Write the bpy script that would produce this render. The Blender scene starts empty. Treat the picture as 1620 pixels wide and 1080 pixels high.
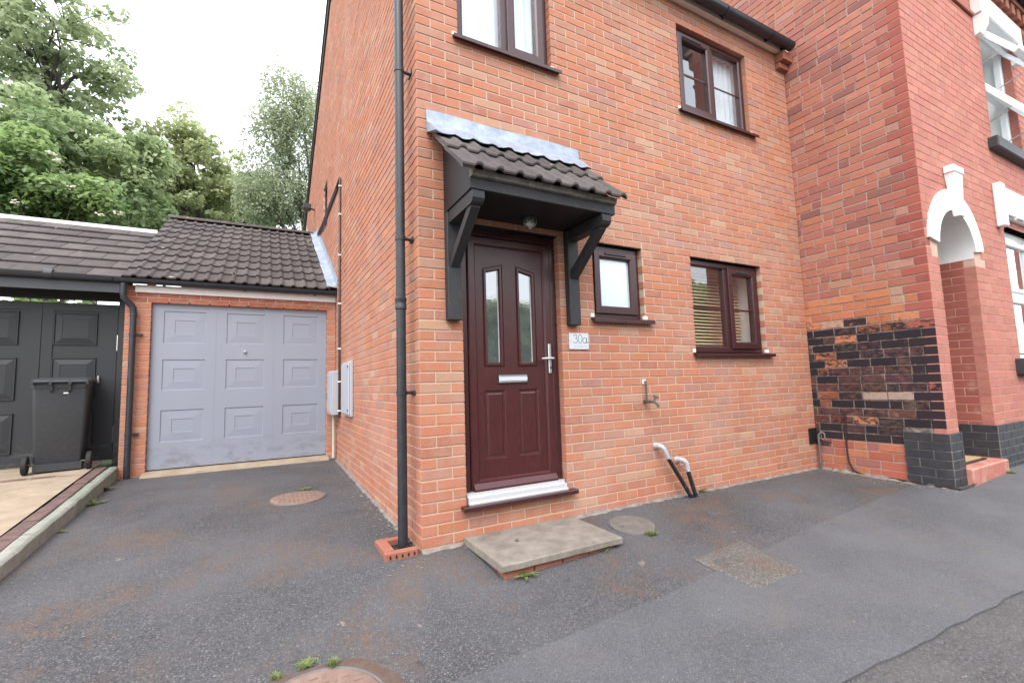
import bpy, math, random
import numpy as np
from mathutils import Vector, Matrix
R = math.radians
random.seed(7); rng = np.random.default_rng(7)
SC = bpy.context.scene
COL = SC.collection

# ------------------------------------------------------------------ camera
CAM = (-0.97155, -3.14954, 1.10390); YAW, PITCH, ROLL, FPX = 0.498589, 0.0908012, -0.0303594, 728.886
_f = Vector((math.sin(YAW)*math.cos(PITCH), math.cos(YAW)*math.cos(PITCH), math.sin(PITCH)))
_r = _f.cross(Vector((0, 0, 1))).normalized(); _u = _r.cross(_f)
_r, _u = math.cos(ROLL)*_r + math.sin(ROLL)*_u, -math.sin(ROLL)*_r + math.cos(ROLL)*_u
cam_data = bpy.data.cameras.new('camera'); cam = bpy.data.objects.new('camera', cam_data); COL.objects.link(cam)
cam.matrix_world = Matrix(((_r.x, _u.x, -_f.x, CAM[0]), (_r.y, _u.y, -_f.y, CAM[1]), (_r.z, _u.z, -_f.z, CAM[2]), (0, 0, 0, 1)))
cam_data.sensor_width = 36.0; cam_data.lens = FPX/1620*36.0
cam_data.clip_start = 0.05; cam_data.clip_end = 600
SC.camera = cam

# ------------------------------------------------------------------ world, sun, exposure
SUN_EL, SUN_AZ = 52, 215          # overcast: a weak, wide sun from behind the camera, left
world = bpy.data.worlds.new('World'); SC.world = world; world.use_nodes = True
nt = world.node_tree; nt.nodes.clear()
sky = nt.nodes.new('ShaderNodeTexSky'); sky.sky_type = 'NISHITA'; sky.sun_disc = False
sky.sun_elevation = R(SUN_EL); sky.sun_rotation = R(SUN_AZ); sky.air_density = 1.5; sky.dust_density = 4
mixs = nt.nodes.new('ShaderNodeMix'); mixs.data_type = 'RGBA'; mixs.inputs[0].default_value = 0.86
bg = nt.nodes.new('ShaderNodeBackground'); out = nt.nodes.new('ShaderNodeOutputWorld')
nt.links.new(sky.outputs[0], mixs.inputs[6]); mixs.inputs[7].default_value = (7.6, 7.9, 8.3, 1)   # even cloud
nt.links.new(mixs.outputs[2], bg.inputs[0]); bg.inputs[1].default_value = 0.125
nt.links.new(bg.outputs[0], out.inputs[0])
sun_d = bpy.data.lights.new('sun', 'SUN'); sun_d.energy = 0.9; sun_d.angle = R(35); sun_d.color = (1, 0.97, 0.93)
sun = bpy.data.objects.new('sun', sun_d); COL.objects.link(sun)
_sd = Vector((math.sin(R(SUN_AZ))*math.cos(R(SUN_EL)), math.cos(R(SUN_AZ))*math.cos(R(SUN_EL)), math.sin(R(SUN_EL))))
sun.rotation_euler = _sd.to_track_quat('Z', 'Y').to_euler()
SC.view_settings.view_transform = 'Standard'; SC.view_settings.look = 'None'
SC.view_settings.exposure = 1.65; SC.view_settings.gamma = 1
SC.cycles.max_bounces = 8; SC.cycles.transparent_max_bounces = 12
SC.cycles.use_denoising = True

# ------------------------------------------------------------------ pixel helpers (a pixel gives a direction only)
def ray(px, py):
    return Vector(CAM), _f + _r*((px-810)/FPX) - _u*((py-540)/FPX)
def on(px, py, ax, val):
    o, d = ray(px, py); t = (val-o[ax])/d[ax]; return o + d*t
def project(p):
    d = Vector(p)-Vector(CAM); w = d.dot(_f)
    if w < 0.05: return None
    return 810+FPX*d.dot(_r)/w, 540-FPX*d.dot(_u)/w
def lerp(a, b, t): return a+(b-a)*max(0.0, min(1.0, t))
def gz(x, y):
    """height of the tarmac"""
    base = lerp(-0.018, 0.014, x/1.5)
    if y <= 0:
        s = lerp(0.105, 0.026, (x-0.4)/3.6)
        return base + s*max(y, -9) + 0.045*max(0.0, min(1.0, (x-4.8)/1.3))
    return base + 0.026*min(y, 4.4)
def G(px, py, dz=0.0):
    o, d = ray(px, py); z = 0.0
    for _ in range(12):
        t = (z+dz-o.z)/d.z; p = o+d*t; z = gz(p.x, p.y)
    return Vector((p.x, p.y, z+dz))

# ------------------------------------------------------------------ mesh helpers
def tag(o, label=None, cat=None, group=None, kind=None):
    if label: o['label'] = label
    if cat: o['category'] = cat
    if group: o['group'] = group
    if kind: o['kind'] = kind
    return o
def link(name, me, mat=None, parent=None, smooth=None):
    o = bpy.data.objects.new(name, me); COL.objects.link(o)
    if mat and len(me.materials) == 0: me.materials.append(mat)
    if parent: o.parent = parent
    return o
def empty(name, loc, label, cat, group=None):
    o = bpy.data.objects.new(name, None); COL.objects.link(o); o.location = loc; o.empty_display_size = 0.1
    return tag(o, label, cat, group)
class MB:
    def __init__(s): s.v = []; s.f = []
    def add(s, vs, fs):
        n = len(s.v); s.v += [tuple(v) for v in vs]; s.f += [tuple(i+n for i in f) for f in fs]; return s
    def box(s, x0, x1, y0, y1, z0, z1):
        return s.add([(x0,y0,z0),(x1,y0,z0),(x1,y1,z0),(x0,y1,z0),(x0,y0,z1),(x1,y0,z1),(x1,y1,z1),(x0,y1,z1)],
                     [(0,3,2,1),(4,5,6,7),(0,1,5,4),(1,2,6,5),(2,3,7,6),(3,0,4,7)])
    def cbox(s, x0, x1, y0, y1, z0, z1, c=0.004):
        """box with all edges chamfered"""
        vs = []; idx = {}
        X = (x0, x1); Y = (y0, y1); Z = (z0, z1)
        for i in (0, 1):
            for j in (0, 1):
                for k in (0, 1):
                    sx, sy, sz = (1-2*i)*c, (1-2*j)*c, (1-2*k)*c
                    for a, p in (('x', (X[i], Y[j]+sy, Z[k]+sz)), ('y', (X[i]+sx, Y[j], Z[k]+sz)), ('z', (X[i]+sx, Y[j]+sy, Z[k]))):
                        idx[(i, j, k, a)] = len(vs); vs.append(p)
        q = lambda *a: tuple(idx[t] for t in a)
        fs = []
        for i in (0, 1):
            f = q((i,0,0,'x'),(i,1,0,'x'),(i,1,1,'x'),(i,0,1,'x')); fs.append(f if i else f[::-1])
            f = q((0,i,0,'y'),(1,i,0,'y'),(1,i,1,'y'),(0,i,1,'y')); fs.append(f if not i else f[::-1])
            f = q((0,0,i,'z'),(1,0,i,'z'),(1,1,i,'z'),(0,1,i,'z')); fs.append(f if i else f[::-1])
        for i in (0, 1):
            for j in (0, 1):
                fs.append(q((i,j,0,'x'),(i,j,1,'x'),(i,j,1,'y'),(i,j,0,'y')))
                fs.append(q((i,0,j,'x'),(i,1,j,'x'),(i,1,j,'z'),(i,0,j,'z')))
                fs.append(q((0,i,j,'y'),(1,i,j,'y'),(1,i,j,'z'),(0,i,j,'z')))
                for k in (0, 1): fs.append(q((i,j,k,'x'),(i,j,k,'y'),(i,j,k,'z')))
        return s.add(vs, fs)
    def prism(s, poly, axis, a, b):
        """polygon given as 2D points, extruded along axis from a to b; axis 0: (y,z), 1: (x,z), 2: (x,y)"""
        n = len(poly)
        def P(p, t): return (t, p[0], p[1]) if axis == 0 else ((p[0], t, p[1]) if axis == 1 else (p[0], p[1], t))
        vs = [P(p, a) for p in poly]+[P(p, b) for p in poly]
        fs = [tuple(range(n-1, -1, -1)), tuple(range(n, 2*n))]+[(i, (i+1) % n, n+(i+1) % n, n+i) for i in range(n)]
        return s.add(vs, fs)
    def tube(s, pts, r, n=12, cap=True):
        pts = [Vector(p) for p in pts]; rs = r if isinstance(r, (list, tuple)) else [r]*len(pts)
        t0 = (pts[1]-pts[0]).normalized(); a = t0.orthogonal().normalized(); vs = []
        for i, p in enumerate(pts):
            t = (pts[min(i+1, len(pts)-1)]-pts[max(i-1, 0)]).normalized()
            a = (a-t*a.dot(t)).normalized(); b = t.cross(a)
            for k in range(n):
                w = 2*math.pi*k/n; vs.append(p+a*(math.cos(w)*rs[i])+b*(math.sin(w)*rs[i]))
        fs = []
        for i in range(len(pts)-1):
            for k in range(n):
                k2 = (k+1) % n; fs.append((i*n+k, i*n+k2, (i+1)*n+k2, (i+1)*n+k))
        if cap: fs += [tuple(range(n-1, -1, -1)), tuple((len(pts)-1)*n+k for k in range(n))]
        return s.add(vs, fs)
    def lathe(s, prof, c=(0, 0, 0), axis=2, n=24):
        vs = []; m = len(prof)
        for r, h in prof:
            for k in range(n):
                w = 2*math.pi*k/n; x, y = r*math.cos(w), r*math.sin(w)
                v = (x, y, h) if axis == 2 else ((h, x, y) if axis == 0 else (y, h, x))
                vs.append((c[0]+v[0], c[1]+v[1], c[2]+v[2]))
        fs = [(i*n+k, i*n+(k+1) % n, (i+1)*n+(k+1) % n, (i+1)*n+k) for i in range(m-1) for k in range(n)]
        fs += [tuple(range(n-1, -1, -1)), tuple((m-1)*n+k for k in range(n))]
        return s.add(vs, fs)
    def loops(s, loops, closed=True, caps=(False, False)):
        n = len(loops[0]); base = []
        vs = [v for l in loops for v in l]; fs = []
        for i in range(len(loops)-1):
            for k in range(n if closed else n-1):
                k2 = (k+1) % n; fs.append((i*n+k, i*n+k2, (i+1)*n+k2, (i+1)*n+k))
        if caps[0]: fs.append(tuple(range(n-1, -1, -1)))
        if caps[1]: fs.append(tuple((len(loops)-1)*n+k for k in range(n)))
        return s.add(vs, fs)
    def ring(s, poly, prof, cap=False):
        """polygon (x,z) swept: prof = list of (inset, y); mitred corners; cap closes the last loop"""
        ls = []
        for ins, y in prof:
            ls.append([(p[0], y, p[1]) for p in inset(poly, ins)])
        return s.loops(ls, True, (False, cap))
    def xf(s, M):
        s.v = [tuple(M @ Vector(v)) for v in s.v]; return s
    def mesh(s, name, smooth=False, mat=None):
        me = bpy.data.meshes.new(name); me.from_pydata(s.v, [], s.f)
        import bmesh
        bm = bmesh.new(); bm.from_mesh(me); bmesh.ops.recalc_face_normals(bm, faces=bm.faces); bm.to_mesh(me); bm.free()
        if smooth:
            me.polygons.foreach_set('use_smooth', [True]*len(me.polygons))
            try: me.set_sharp_from_angle(angle=R(38))
            except Exception: pass
        if mat: me.materials.append(mat)
        return me
    def build(s, name, mat, parent=None, smooth=False):
        return link(name, s.mesh(name, smooth, mat), None, parent)
def inset(poly, d):
    """inset of a convex polygon, counter-clockwise in (x,z)"""
    if abs(d) < 1e-9: return list(poly)
    n = len(poly); outp = []
    for i in range(n):
        p0, p1, p2 = Vector(poly[i-1]), Vector(poly[i]), Vector(poly[(i+1) % n])
        e1 = (p1-p0).normalized(); e2 = (p2-p1).normalized()
        n1 = Vector((-e1.y, e1.x)); n2 = Vector((-e2.y, e2.x))
        k = d/(1+n1.dot(n2)); outp.append((p1.x+(n1.x+n2.x)*k, p1.y+(n1.y+n2.y)*k))
    return outp
def rect(x0, x1, z0, z1): return [(x0, z0), (x1, z0), (x1, z1), (x0, z1)]

# ------------------------------------------------------------------ materials
def lin(r, g, b):
    f = lambda c: (c/255/12.92) if c/255 <= 0.04045 else ((c/255+0.055)/1.055)**2.4
    return (f(r), f(g), f(b), 1)
class NT:
    def __init__(s, name):
        s.m = bpy.data.materials.new(name); s.m.use_nodes = True; s.t = s.m.node_tree; s.t.nodes.clear()
        s.out = s.n('ShaderNodeOutputMaterial'); s.b = s.n('ShaderNodeBsdfPrincipled'); s.l(s.b.outputs[0], s.out.inputs[0])
        s.geo = s.n('ShaderNodeNewGeometry')
    def n(s, t): return s.t.nodes.new(t)
    def l(s, a, b): s.t.links.new(a, b)
    def pos(s, scale=(1, 1, 1)):
        mp = s.n('ShaderNodeMapping'); mp.inputs['Scale'].default_value = scale; s.l(s.geo.outputs['Position'], mp.inputs[0]); return mp.outputs[0]
    def noise(s, scale, detail=4, rough=0.55, vec=None, dist=0):
        t = s.n('ShaderNodeTexNoise'); t.inputs['Scale'].default_value = scale; t.inputs['Detail'].default_value = detail
        t.inputs['Roughness'].default_value = rough; t.inputs['Distortion'].default_value = dist
        s.l(vec if vec is not None else s.geo.outputs['Position'], t.inputs['Vector']); return t.outputs[0]
    def voro(s, scale, vec=None, out='Distance'):
        t = s.n('ShaderNodeTexVoronoi'); t.inputs['Scale'].default_value = scale
        s.l(vec if vec is not None else s.geo.outputs['Position'], t.inputs['Vector']); return t.outputs[out]
    def ramp(s, v, a, b, c0=0, c1=1):
        t = s.n('ShaderNodeMapRange'); t.inputs[1].default_value = a; t.inputs[2].default_value = b
        t.inputs[3].default_value = c0; t.inputs[4].default_value = c1; s.l(v, t.inputs[0]); return t.outputs[0]
    def math(s, op, a, b=None):
        t = s.n('ShaderNodeMath'); t.operation = op
        for i, x in enumerate((a, b)):
            if x is None: continue
            if isinstance(x, (int, float)): t.inputs[i].default_value = x
            else: s.l(x, t.inputs[i])
        return t.outputs[0]
    def mix(s, fac, a, b, mode='MIX'):
        t = s.n('ShaderNodeMix'); t.data_type = 'RGBA'; t.blend_type = mode
        for i, x in ((0, fac), (6, a), (7, b)):
            if isinstance(x, (int, float)): t.inputs[i].default_value = x
            elif isinstance(x, tuple): t.inputs[i].default_value = x
            else: s.l(x, t.inputs[i])
        return t.outputs[2]
    def bump(s, h, strength=0.3, dist=0.01):
        t = s.n('ShaderNodeBump'); t.inputs['Strength'].default_value = strength; t.inputs['Distance'].default_value = dist
        s.l(h, t.inputs['Height']); s.l(t.outputs[0], s.b.inputs['Normal']); return t
    def done(s, color=None, rough=0.6, metal=0, spec=None):
        if color is not None:
            if isinstance(color, tuple): s.b.inputs['Base Color'].default_value = color
            else: s.l(color, s.b.inputs['Base Color'])
        if isinstance(rough, (int, float)): s.b.inputs['Roughness'].default_value = rough
        else: s.l(rough, s.b.inputs['Roughness'])
        s.b.inputs['Metallic'].default_value = metal
        if spec is not None: s.b.inputs['Specular IOR Level'].default_value = spec
        return s.m
def tint(N, joined):
    if joined:
        a = N.n('ShaderNodeAttribute'); a.attribute_name = 'tint'; return a.outputs['Color'], a.outputs['Alpha']
    a = N.n('ShaderNodeObjectInfo'); return a.outputs['Color'], a.outputs['Alpha']
def mat_house_brick(joined):
    N = NT('house_brick' + ('_mass' if joined else '')); c, a = tint(N, joined)
    fleck = N.ramp(N.noise(9, 4, 0.65), 0.47, 0.64, 0, 0.62)
    c = N.mix(fleck, c, (0.36, 0.205, 0.15, 1))                       # mauve-buff burning that fades along a brick
    c = N.mix(N.ramp(N.noise(150, 3, 0.7), 0.57, 0.70, 0, 0.6), c, (0.19, 0.075, 0.05, 1))    # sand-faced specks
    c = N.mix(N.ramp(N.noise(70, 3, 0.7), 0.40, 0.72, 0, 0.40), c, (0.50, 0.26, 0.18, 1))
    c = N.mix(N.ramp(N.noise(1.1, 5, 0.65), 0.48, 0.70, 0, 0.30), c, (0.50, 0.33, 0.27, 1))        # faint lime bloom
    N.bump(N.noise(190, 3, 0.7), 0.35, 0.004)
    return N.done(c, 0.88, spec=0.25)
def mat_old_brick(joined):
    N = NT('old_brick' + ('_mass' if joined else '')); c, a = tint(N, joined)
    c = N.mix(N.ramp(N.noise(14, 4, 0.65), 0.50, 0.72, 0, 0.45), c, (0.30, 0.115, 0.075, 1))
    c = N.mix(N.ramp(N.noise(30, 4, 0.7), 0.55, 0.75, 0, 0.35), c, (0.13, 0.065, 0.055, 1))
    c = N.mix(N.ramp(N.noise(6, 4, 0.6), 0.60, 0.74, 0, 0.35), c, (0.50, 0.34, 0.26, 1))
    nz = N.noise(22, 5, 0.7, N.pos((1, 1, 1.6)))                       # flaking black paint, alpha = cover
    wear = N.math('SUBTRACT', a, nz)
    c = N.mix(N.ramp(wear, -0.05, 0.09, 0, 0.96), c, (0.017, 0.016, 0.022, 1))
    N.bump(N.noise(120, 4, 0.7), 0.45, 0.006)
    return N.done(c, 0.85, spec=0.3)
def mat_smooth_brick(joined):
    N = NT('pressed_brick' + ('_mass' if joined else '')); c, a = tint(N, joined)
    c = N.mix(N.ramp(N.noise(18, 4, 0.6), 0.5, 0.75, 0, 0.35), c, (0.40, 0.15, 0.10, 1))
    c = N.mix(N.ramp(N.noise(2.2, 4, 0.6), 0.55, 0.72, 0, 0.25), c, (0.26, 0.08, 0.06, 1))
    N.bump(N.noise(90, 3, 0.6), 0.2, 0.003)
    return N.done(c, 0.75, spec=0.3)
def mat_plain(name, col, rough=0.6, nscale=6, namt=0.25, ncol=None, bump=0.0, bscale=80, metal=0, spec=None, bdist=0.004):
    N = NT(name); nc = ncol or tuple(x*0.6 for x in col[:3])+(1,)
    c = N.mix(N.ramp(N.noise(nscale, 5, 0.65), 0.45, 0.72, 0, namt), col, nc)
    if bump: N.bump(N.noise(bscale, 4, 0.65), bump, bdist)
    return N.done(c, rough, metal, spec)
M = {}
M['hb'], M['hbm'] = mat_house_brick(False), mat_house_brick(True)
M['ob'], M['obm'] = mat_old_brick(False), mat_old_brick(True)
M['pb'], M['pbm'] = mat_smooth_brick(False), mat_smooth_brick(True)
M['mortar'] = mat_plain('mortar', (0.505, 0.372, 0.285, 1), 0.95, 14, 0.5, (0.42, 0.305, 0.235, 1), 0.5, 160)
M['oldmortar'] = mat_plain('old_mortar', (0.40, 0.30, 0.25, 1), 0.95, 9, 0.6, (0.20, 0.15, 0.13, 1), 0.6, 120)
def mat_oldmortar():
    N = NT('old_mortar')
    c = N.mix(N.ramp(N.noise(9, 5, 0.65), 0.45, 0.72, 0, 0.6), (0.40, 0.30, 0.25, 1), (0.20, 0.15, 0.13, 1))
    sep = N.n('ShaderNodeSeparateXYZ'); N.l(N.geo.outputs['Position'], sep.inputs[0])
    band = N.math('MULTIPLY', N.ramp(sep.outputs[2], 0.38, 0.46), N.ramp(sep.outputs[2], 1.62, 1.54))     # height of the old black paint
    c = N.mix(N.math('MULTIPLY', band, N.ramp(N.noise(16, 5, 0.7), 0.40, 0.58, 0.25, 0.85)), c, (0.055, 0.048, 0.048, 1))
    N.bump(N.noise(120, 4, 0.65), 0.6, 0.004)
    return N.done(c, 0.95)
M['oldmortar'] = mat_oldmortar()
M['thinmortar'] = mat_plain('thin_mortar', (0.55, 0.36, 0.29, 1), 0.95, 9, 0.4, None, 0.4, 120)
def mat_upvc(name, col, grain):
    N = NT(name)
    g = N.noise(26, 5, 0.6, N.pos(grain), 0.6)
    c = N.mix(N.ramp(g, 0.35, 0.68), tuple(x*0.62 for x in col[:3])+(1,), tuple(min(1, x*1.3) for x in col[:3])+(1,))
    N.bump(g, 0.08, 0.002)
    return N.done(c, 0.34, spec=0.55)
M['maho'] = mat_upvc('mahogany_upvc', (0.062, 0.0125, 0.0135, 1), (6, 6, 0.5))
M['maho_h'] = mat_upvc('mahogany_upvc_frame', (0.046, 0.012, 0.0145, 1), (3, 3, 2))
M['wupvc'] = mat_plain('white_upvc', (0.80, 0.81, 0.82, 1), 0.3, 5, 0.1)
M['wpaint'] = mat_plain('white_masonry_paint', (0.80, 0.79, 0.78, 1), 0.7, 9, 0.14, (0.5, 0.45, 0.42, 1), 0.25, 60)
M['fascia'] = mat_plain('cream_fascia', (0.66, 0.58, 0.52, 1), 0.5, 7, 0.3, (0.42, 0.36, 0.31, 1))
M['wfascia'] = mat_plain('white_fascia', (0.74, 0.71, 0.72, 1), 0.4, 7, 0.2, (0.5, 0.45, 0.42, 1))
M['bplast'] = mat_plain('black_plastic', (0.020, 0.022, 0.028, 1), 0.42, 9, 0.5, (0.050, 0.050, 0.053, 1))
M['gplast'] = mat_plain('gutter_plastic', (0.018, 0.022, 0.030, 1), 0.42, 12, 0.25, (0.05, 0.05, 0.055, 1))
M['bin'] = mat_plain('bin_plastic', (0.034, 0.038, 0.044, 1), 0.5, 26, 0.3, (0.075, 0.078, 0.082, 1), 0.15, 200)
def mat_blackwood():
    N = NT('black_stained_timber')
    g = N.noise(20, 6, 0.7, N.pos((4, 4, 0.6)))
    c = N.mix(N.ramp(g, 0.52, 0.78, 0, 0.55), (0.020, 0.020, 0.023, 1), (0.085, 0.078, 0.066, 1))
    c = N.mix(N.ramp(N.noise(60, 3, 0.7), 0.70, 0.76, 0, 0.8), c, (0.30, 0.27, 0.22, 1))
    N.bump(g, 0.3, 0.004)
    return N.done(c, 0.62)
M['bwood'] = mat_blackwood()
M['soffit'] = mat_plain('black_soffit', (0.007, 0.007, 0.009, 1), 0.55, 6, 0.3, (0.02, 0.018, 0.018, 1))
def mat_tile():
    N = NT('concrete_roof_tile'); oi = N.n('ShaderNodeObjectInfo')
    base = N.mix(oi.outputs['Random'], (0.072, 0.062, 0.061, 1), (0.118, 0.103, 0.098, 1))
    c = N.mix(N.ramp(N.noise(7, 5, 0.7), 0.42, 0.75, 0, 0.6), base, (0.045, 0.037, 0.037, 1))
    c = N.mix(N.ramp(N.noise(50, 4, 0.8), 0.56, 0.74, 0, 0.4), c, (0.16, 0.13, 0.115, 1))
    c = N.mix(N.ramp(N.noise(8.5, 4, 0.5), 0.71, 0.735, 0, 0.85), c, (0.48, 0.45, 0.40, 1))      # lichen spots
    c = N.mix(N.ramp(N.noise(13, 3, 0.6), 0.70, 0.78, 0, 0.6), c, (0.06, 0.05, 0.018, 1))        # moss
    N.bump(N.noise(120, 4, 0.7), 0.5, 0.006)
    return N.done(c, 0.92, spec=0.2)
M['tile'] = mat_tile()
def mat_lead():
    N = NT('lead_sheet')
    c = N.mix(N.ramp(N.noise(7, 5, 0.7), 0.4, 0.7), (0.24, 0.28, 0.35, 1), (0.39, 0.43, 0.49, 1))
    c = N.mix(N.ramp(N.noise(20, 3, 0.6), 0.66, 0.75, 0, 0.4), c, (0.66, 0.68, 0.70, 1))
    N.bump(N.noise(12, 3), 0.35, 0.02)
    return N.done(c, 0.5, 0.3)
M['lead'] = mat_lead()
def mat_tarmac(name, base, dark, moss, mossamt, flecks=0.5, mscale=1.3, bump=0.8, agg=170, worn=None):
    N = NT(name)
    v = N.voro(agg, None, 'Color'); ag = N.n('ShaderNodeSeparateColor'); N.l(v, ag.inputs[0])
    c = N.mix(N.ramp(ag.outputs[0], 0.05, 0.95), dark, base)
    c = N.mix(N.ramp(ag.outputs[1], 0.88, 1.0, 0, flecks), c, (0.30, 0.28, 0.265, 1))              # pale stones
    c = N.mix(N.ramp(N.noise(0.9, 5, 0.6), 0.40, 0.65, 0, 0.45), c, tuple(x*1.45 for x in base[:3])+(1,))   # worn pale areas
    m1 = N.ramp(N.noise(mscale, 7, 0.74), 0.50, 0.64); m2 = N.ramp(N.noise(24, 5, 0.8), 0.40, 0.58)
    c = N.mix(N.math('MULTIPLY', N.math('MULTIPLY', m1, m2), mossamt), c, moss)
    c = N.mix(N.ramp(N.noise(3.4, 4, 0.6), 0.66, 0.72, 0, 0.35), c, tuple(x*0.55 for x in dark[:3])+(1,))
    if worn:      # bald spots where the binder has gone
        c = N.mix(N.math('MULTIPLY', N.ramp(N.noise(4.6, 5, 0.72), 0.665, 0.70), N.ramp(N.noise(0.7, 2), 0.45, 0.6, 0.25, 0.8)), c, worn)
    h = N.math('ADD', N.math('MULTIPLY', ag.outputs[0], 0.5), N.noise(70, 4, 0.7))
    N.bump(h, bump, 0.005)
    return N.done(c, N.ramp(N.noise(2, 3), 0.3, 0.7, 0.68, 0.9), spec=0.35)
M['drive'] = mat_tarmac('drive_tarmac', (0.088, 0.086, 0.092, 1), (0.032, 0.032, 0.036, 1), (0.138, 0.079, 0.047, 1), 0.8, worn=(0.27, 0.205, 0.17, 1))
M['pave'] = mat_tarmac('footpath_tarmac', (0.098, 0.098, 0.106, 1), (0.052, 0.052, 0.058, 1), (0.125, 0.108, 0.094, 1), 0.7, 0.35, 0.8, 0.6, 230)
M['road'] = mat_tarmac('road_tarmac', (0.096, 0.089, 0.091, 1), (0.040, 0.038, 0.039, 1), (0.10, 0.075, 0.055, 1), 0.3, 0.35, 0.9, 1.0, 150)
M['patch'] = mat_tarmac('patch_tarmac', (0.125, 0.115, 0.106, 1), (0.042, 0.039, 0.038, 1), (0.150, 0.075, 0.040, 1), 0.45, 0.6, 3.0, 1.0, 120)
def mat_concrete(name, a, b, scale=8, spots=(0.07, 0.06, 0.05, 1), green=None, bump=0.4):
    N = NT(name)
    c = N.mix(N.ramp(N.noise(scale, 6, 0.7), 0.36, 0.68), a, b)
    c = N.mix(N.ramp(N.noise(130, 3, 0.7), 0.58, 0.72, 0, 0.45), c, tuple(x*0.55 for x in a[:3])+(1,))
    c = N.mix(N.ramp(N.noise(3.1, 5, 0.65), 0.56, 0.72, 0, 0.55), c, spots)
    if green: c = N.mix(N.ramp(N.noise(2.3, 5, 0.6), 0.40, 0.62, 0, 0.7), c, green)
    N.bump(N.noise(110, 4, 0.7), bump, 0.004)
    return N.done(c, 0.9, spec=0.25)
M['slab'] = mat_concrete('step_slab', (0.175, 0.150, 0.128, 1), (0.27, 0.238, 0.207, 1), 9, (0.105, 0.09, 0.075, 1))
M['conc'] = mat_concrete('pale_concrete_drive', (0.27, 0.212, 0.155, 1), (0.38, 0.305, 0.23, 1), 5, (0.29, 0.21, 0.14, 1))
M['kerb'] = mat_concrete('mossy_kerb', (0.24, 0.235, 0.21, 1), (0.36, 0.35, 0.31, 1), 10, (0.13, 0.12, 0.10, 1), (0.185, 0.235, 0.18, 1))
M['cement'] = mat_concrete('cement_fillet', (0.14, 0.125, 0.115, 1), (0.27, 0.24, 0.215, 1), 14, (0.16, 0.13, 0.10, 1))
M['edge'] = mat_plain('edging_brick', (0.105, 0.065, 0.062, 1), 0.85, 9, 0.6, (0.24, 0.135, 0.09, 1), 0.4, 90)
def mat_paint(name, col, dirt, damt, grain=False):
    N = NT(name)
    n = N.noise(5, 6, 0.7, N.pos((1, 1, 2.2)))
    sep = N.n('ShaderNodeSeparateXYZ'); N.l(N.geo.outputs['Position'], sep.inputs[0])
    low = N.ramp(sep.outputs[2], 0.2, 0.62, 1, 0)                                # splash dirt kicked up at the foot
    k = N.math('MULTIPLY', N.math('MULTIPLY', N.ramp(n, 0.50, 0.62), low), damt)
    c = N.mix(N.ramp(N.noise(2, 4), 0.4, 0.7, 0, 0.2), col, tuple(x*0.8 for x in col[:3])+(1,))
    c = N.mix(k, c, dirt)
    c = N.mix(N.ramp(N.noise(45, 3, 0.7), 0.70, 0.76, 0, 0.35), c, dirt)
    return N.done(c, 0.48)
M['gdoor'] = mat_paint('grey_blue_door_paint', (0.248, 0.266, 0.325, 1), (0.13, 0.125, 0.13, 1), 0.5)
M['kdoor'] = mat_paint('black_door_paint', (0.017, 0.018, 0.022, 1), (0.21, 0.20, 0.19, 1), 0.45)
M['kfas'] = mat_plain('dark_fascia', (0.040, 0.043, 0.052, 1), 0.5, 4, 0.25)
M['meter'] = mat_plain('grey_meter_box', (0.40, 0.41, 0.45, 1), 0.45, 5, 0.25, (0.30, 0.31, 0.33, 1))
M['silver'] = mat_plain('satin_silver', (0.62, 0.60, 0.60, 1), 0.3, 30, 0.2, None, 0, 80, 0.85)
M['alu'] = mat_plain('white_threshold', (0.53, 0.53, 0.55, 1), 0.28, 30, 0.15, None, 0, 80, 0.2)
M['iron'] = mat_plain('rusty_iron', (0.200, 0.126, 0.098, 1), 0.85, 16, 0.55, (0.27, 0.20, 0.16, 1), 0.7, 60, 0.1)
M['irong'] = mat_plain('grey_iron_frame', (0.13, 0.125, 0.13, 1), 0.6, 20, 0.5, (0.24, 0.19, 0.165, 1), 0.5, 60, 0.4)
M['cover'] = mat_plain('concrete_cover', (0.120, 0.107, 0.095, 1), 0.9, 14, 0.6, (0.20, 0.172, 0.148, 1), 0.6, 60)
M['gpipe'] = mat_plain('white_waste_elbow', (0.40, 0.395, 0.42, 1), 0.4, 18, 0.3, (0.30, 0.28, 0.28, 1))
def mat_flakepipe():
    N = NT('flaking_black_pipe')
    c = N.mix(N.ramp(N.noise(24, 5, 0.7), 0.63, 0.66), (0.017, 0.017, 0.020, 1), (0.50, 0.49, 0.50, 1))
    return N.done(c, 0.4)
M['flake'] = mat_flakepipe()
M['copper'] = mat_plain('tarnished_pipe', (0.11, 0.095, 0.085, 1), 0.6, 30, 0.5, (0.20, 0.13, 0.08, 1), 0.2, 80, 0.6)
M['cable'] = mat_plain('brown_cable', (0.030, 0.015, 0.015, 1), 0.5)
M['cream'] = mat_plain('cream_pipe', (0.52, 0.46, 0.38, 1), 0.5)
M['plaque'] = mat_plain('brushed_plate', (0.60, 0.61, 0.66, 1), 0.35, 40, 0.15, None, 0, 80, 0.15)
M['ink'] = mat_plain('dark_lettering', (0.045, 0.05, 0.06, 1), 0.6)
M['inkl'] = mat_plain('pale_lettering', (0.40, 0.41, 0.46, 1), 0.6)
M['terra'] = mat_plain('terracotta_air_brick', (0.30, 0.105, 0.066, 1), 0.85, 14, 0.6, (0.21, 0.085, 0.06, 1), 0.4, 80)
M['redstep'] = mat_plain('red_painted_step', (0.42, 0.135, 0.095, 1), 0.6, 9, 0.7, (0.52, 0.36, 0.31, 1), 0.4, 50)
M['kbrick'] = mat_plain('black_plinth_paint', (0.026, 0.027, 0.033, 1), 0.55, 10, 0.5, (0.062, 0.062, 0.070, 1), 0.4, 70)
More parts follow.
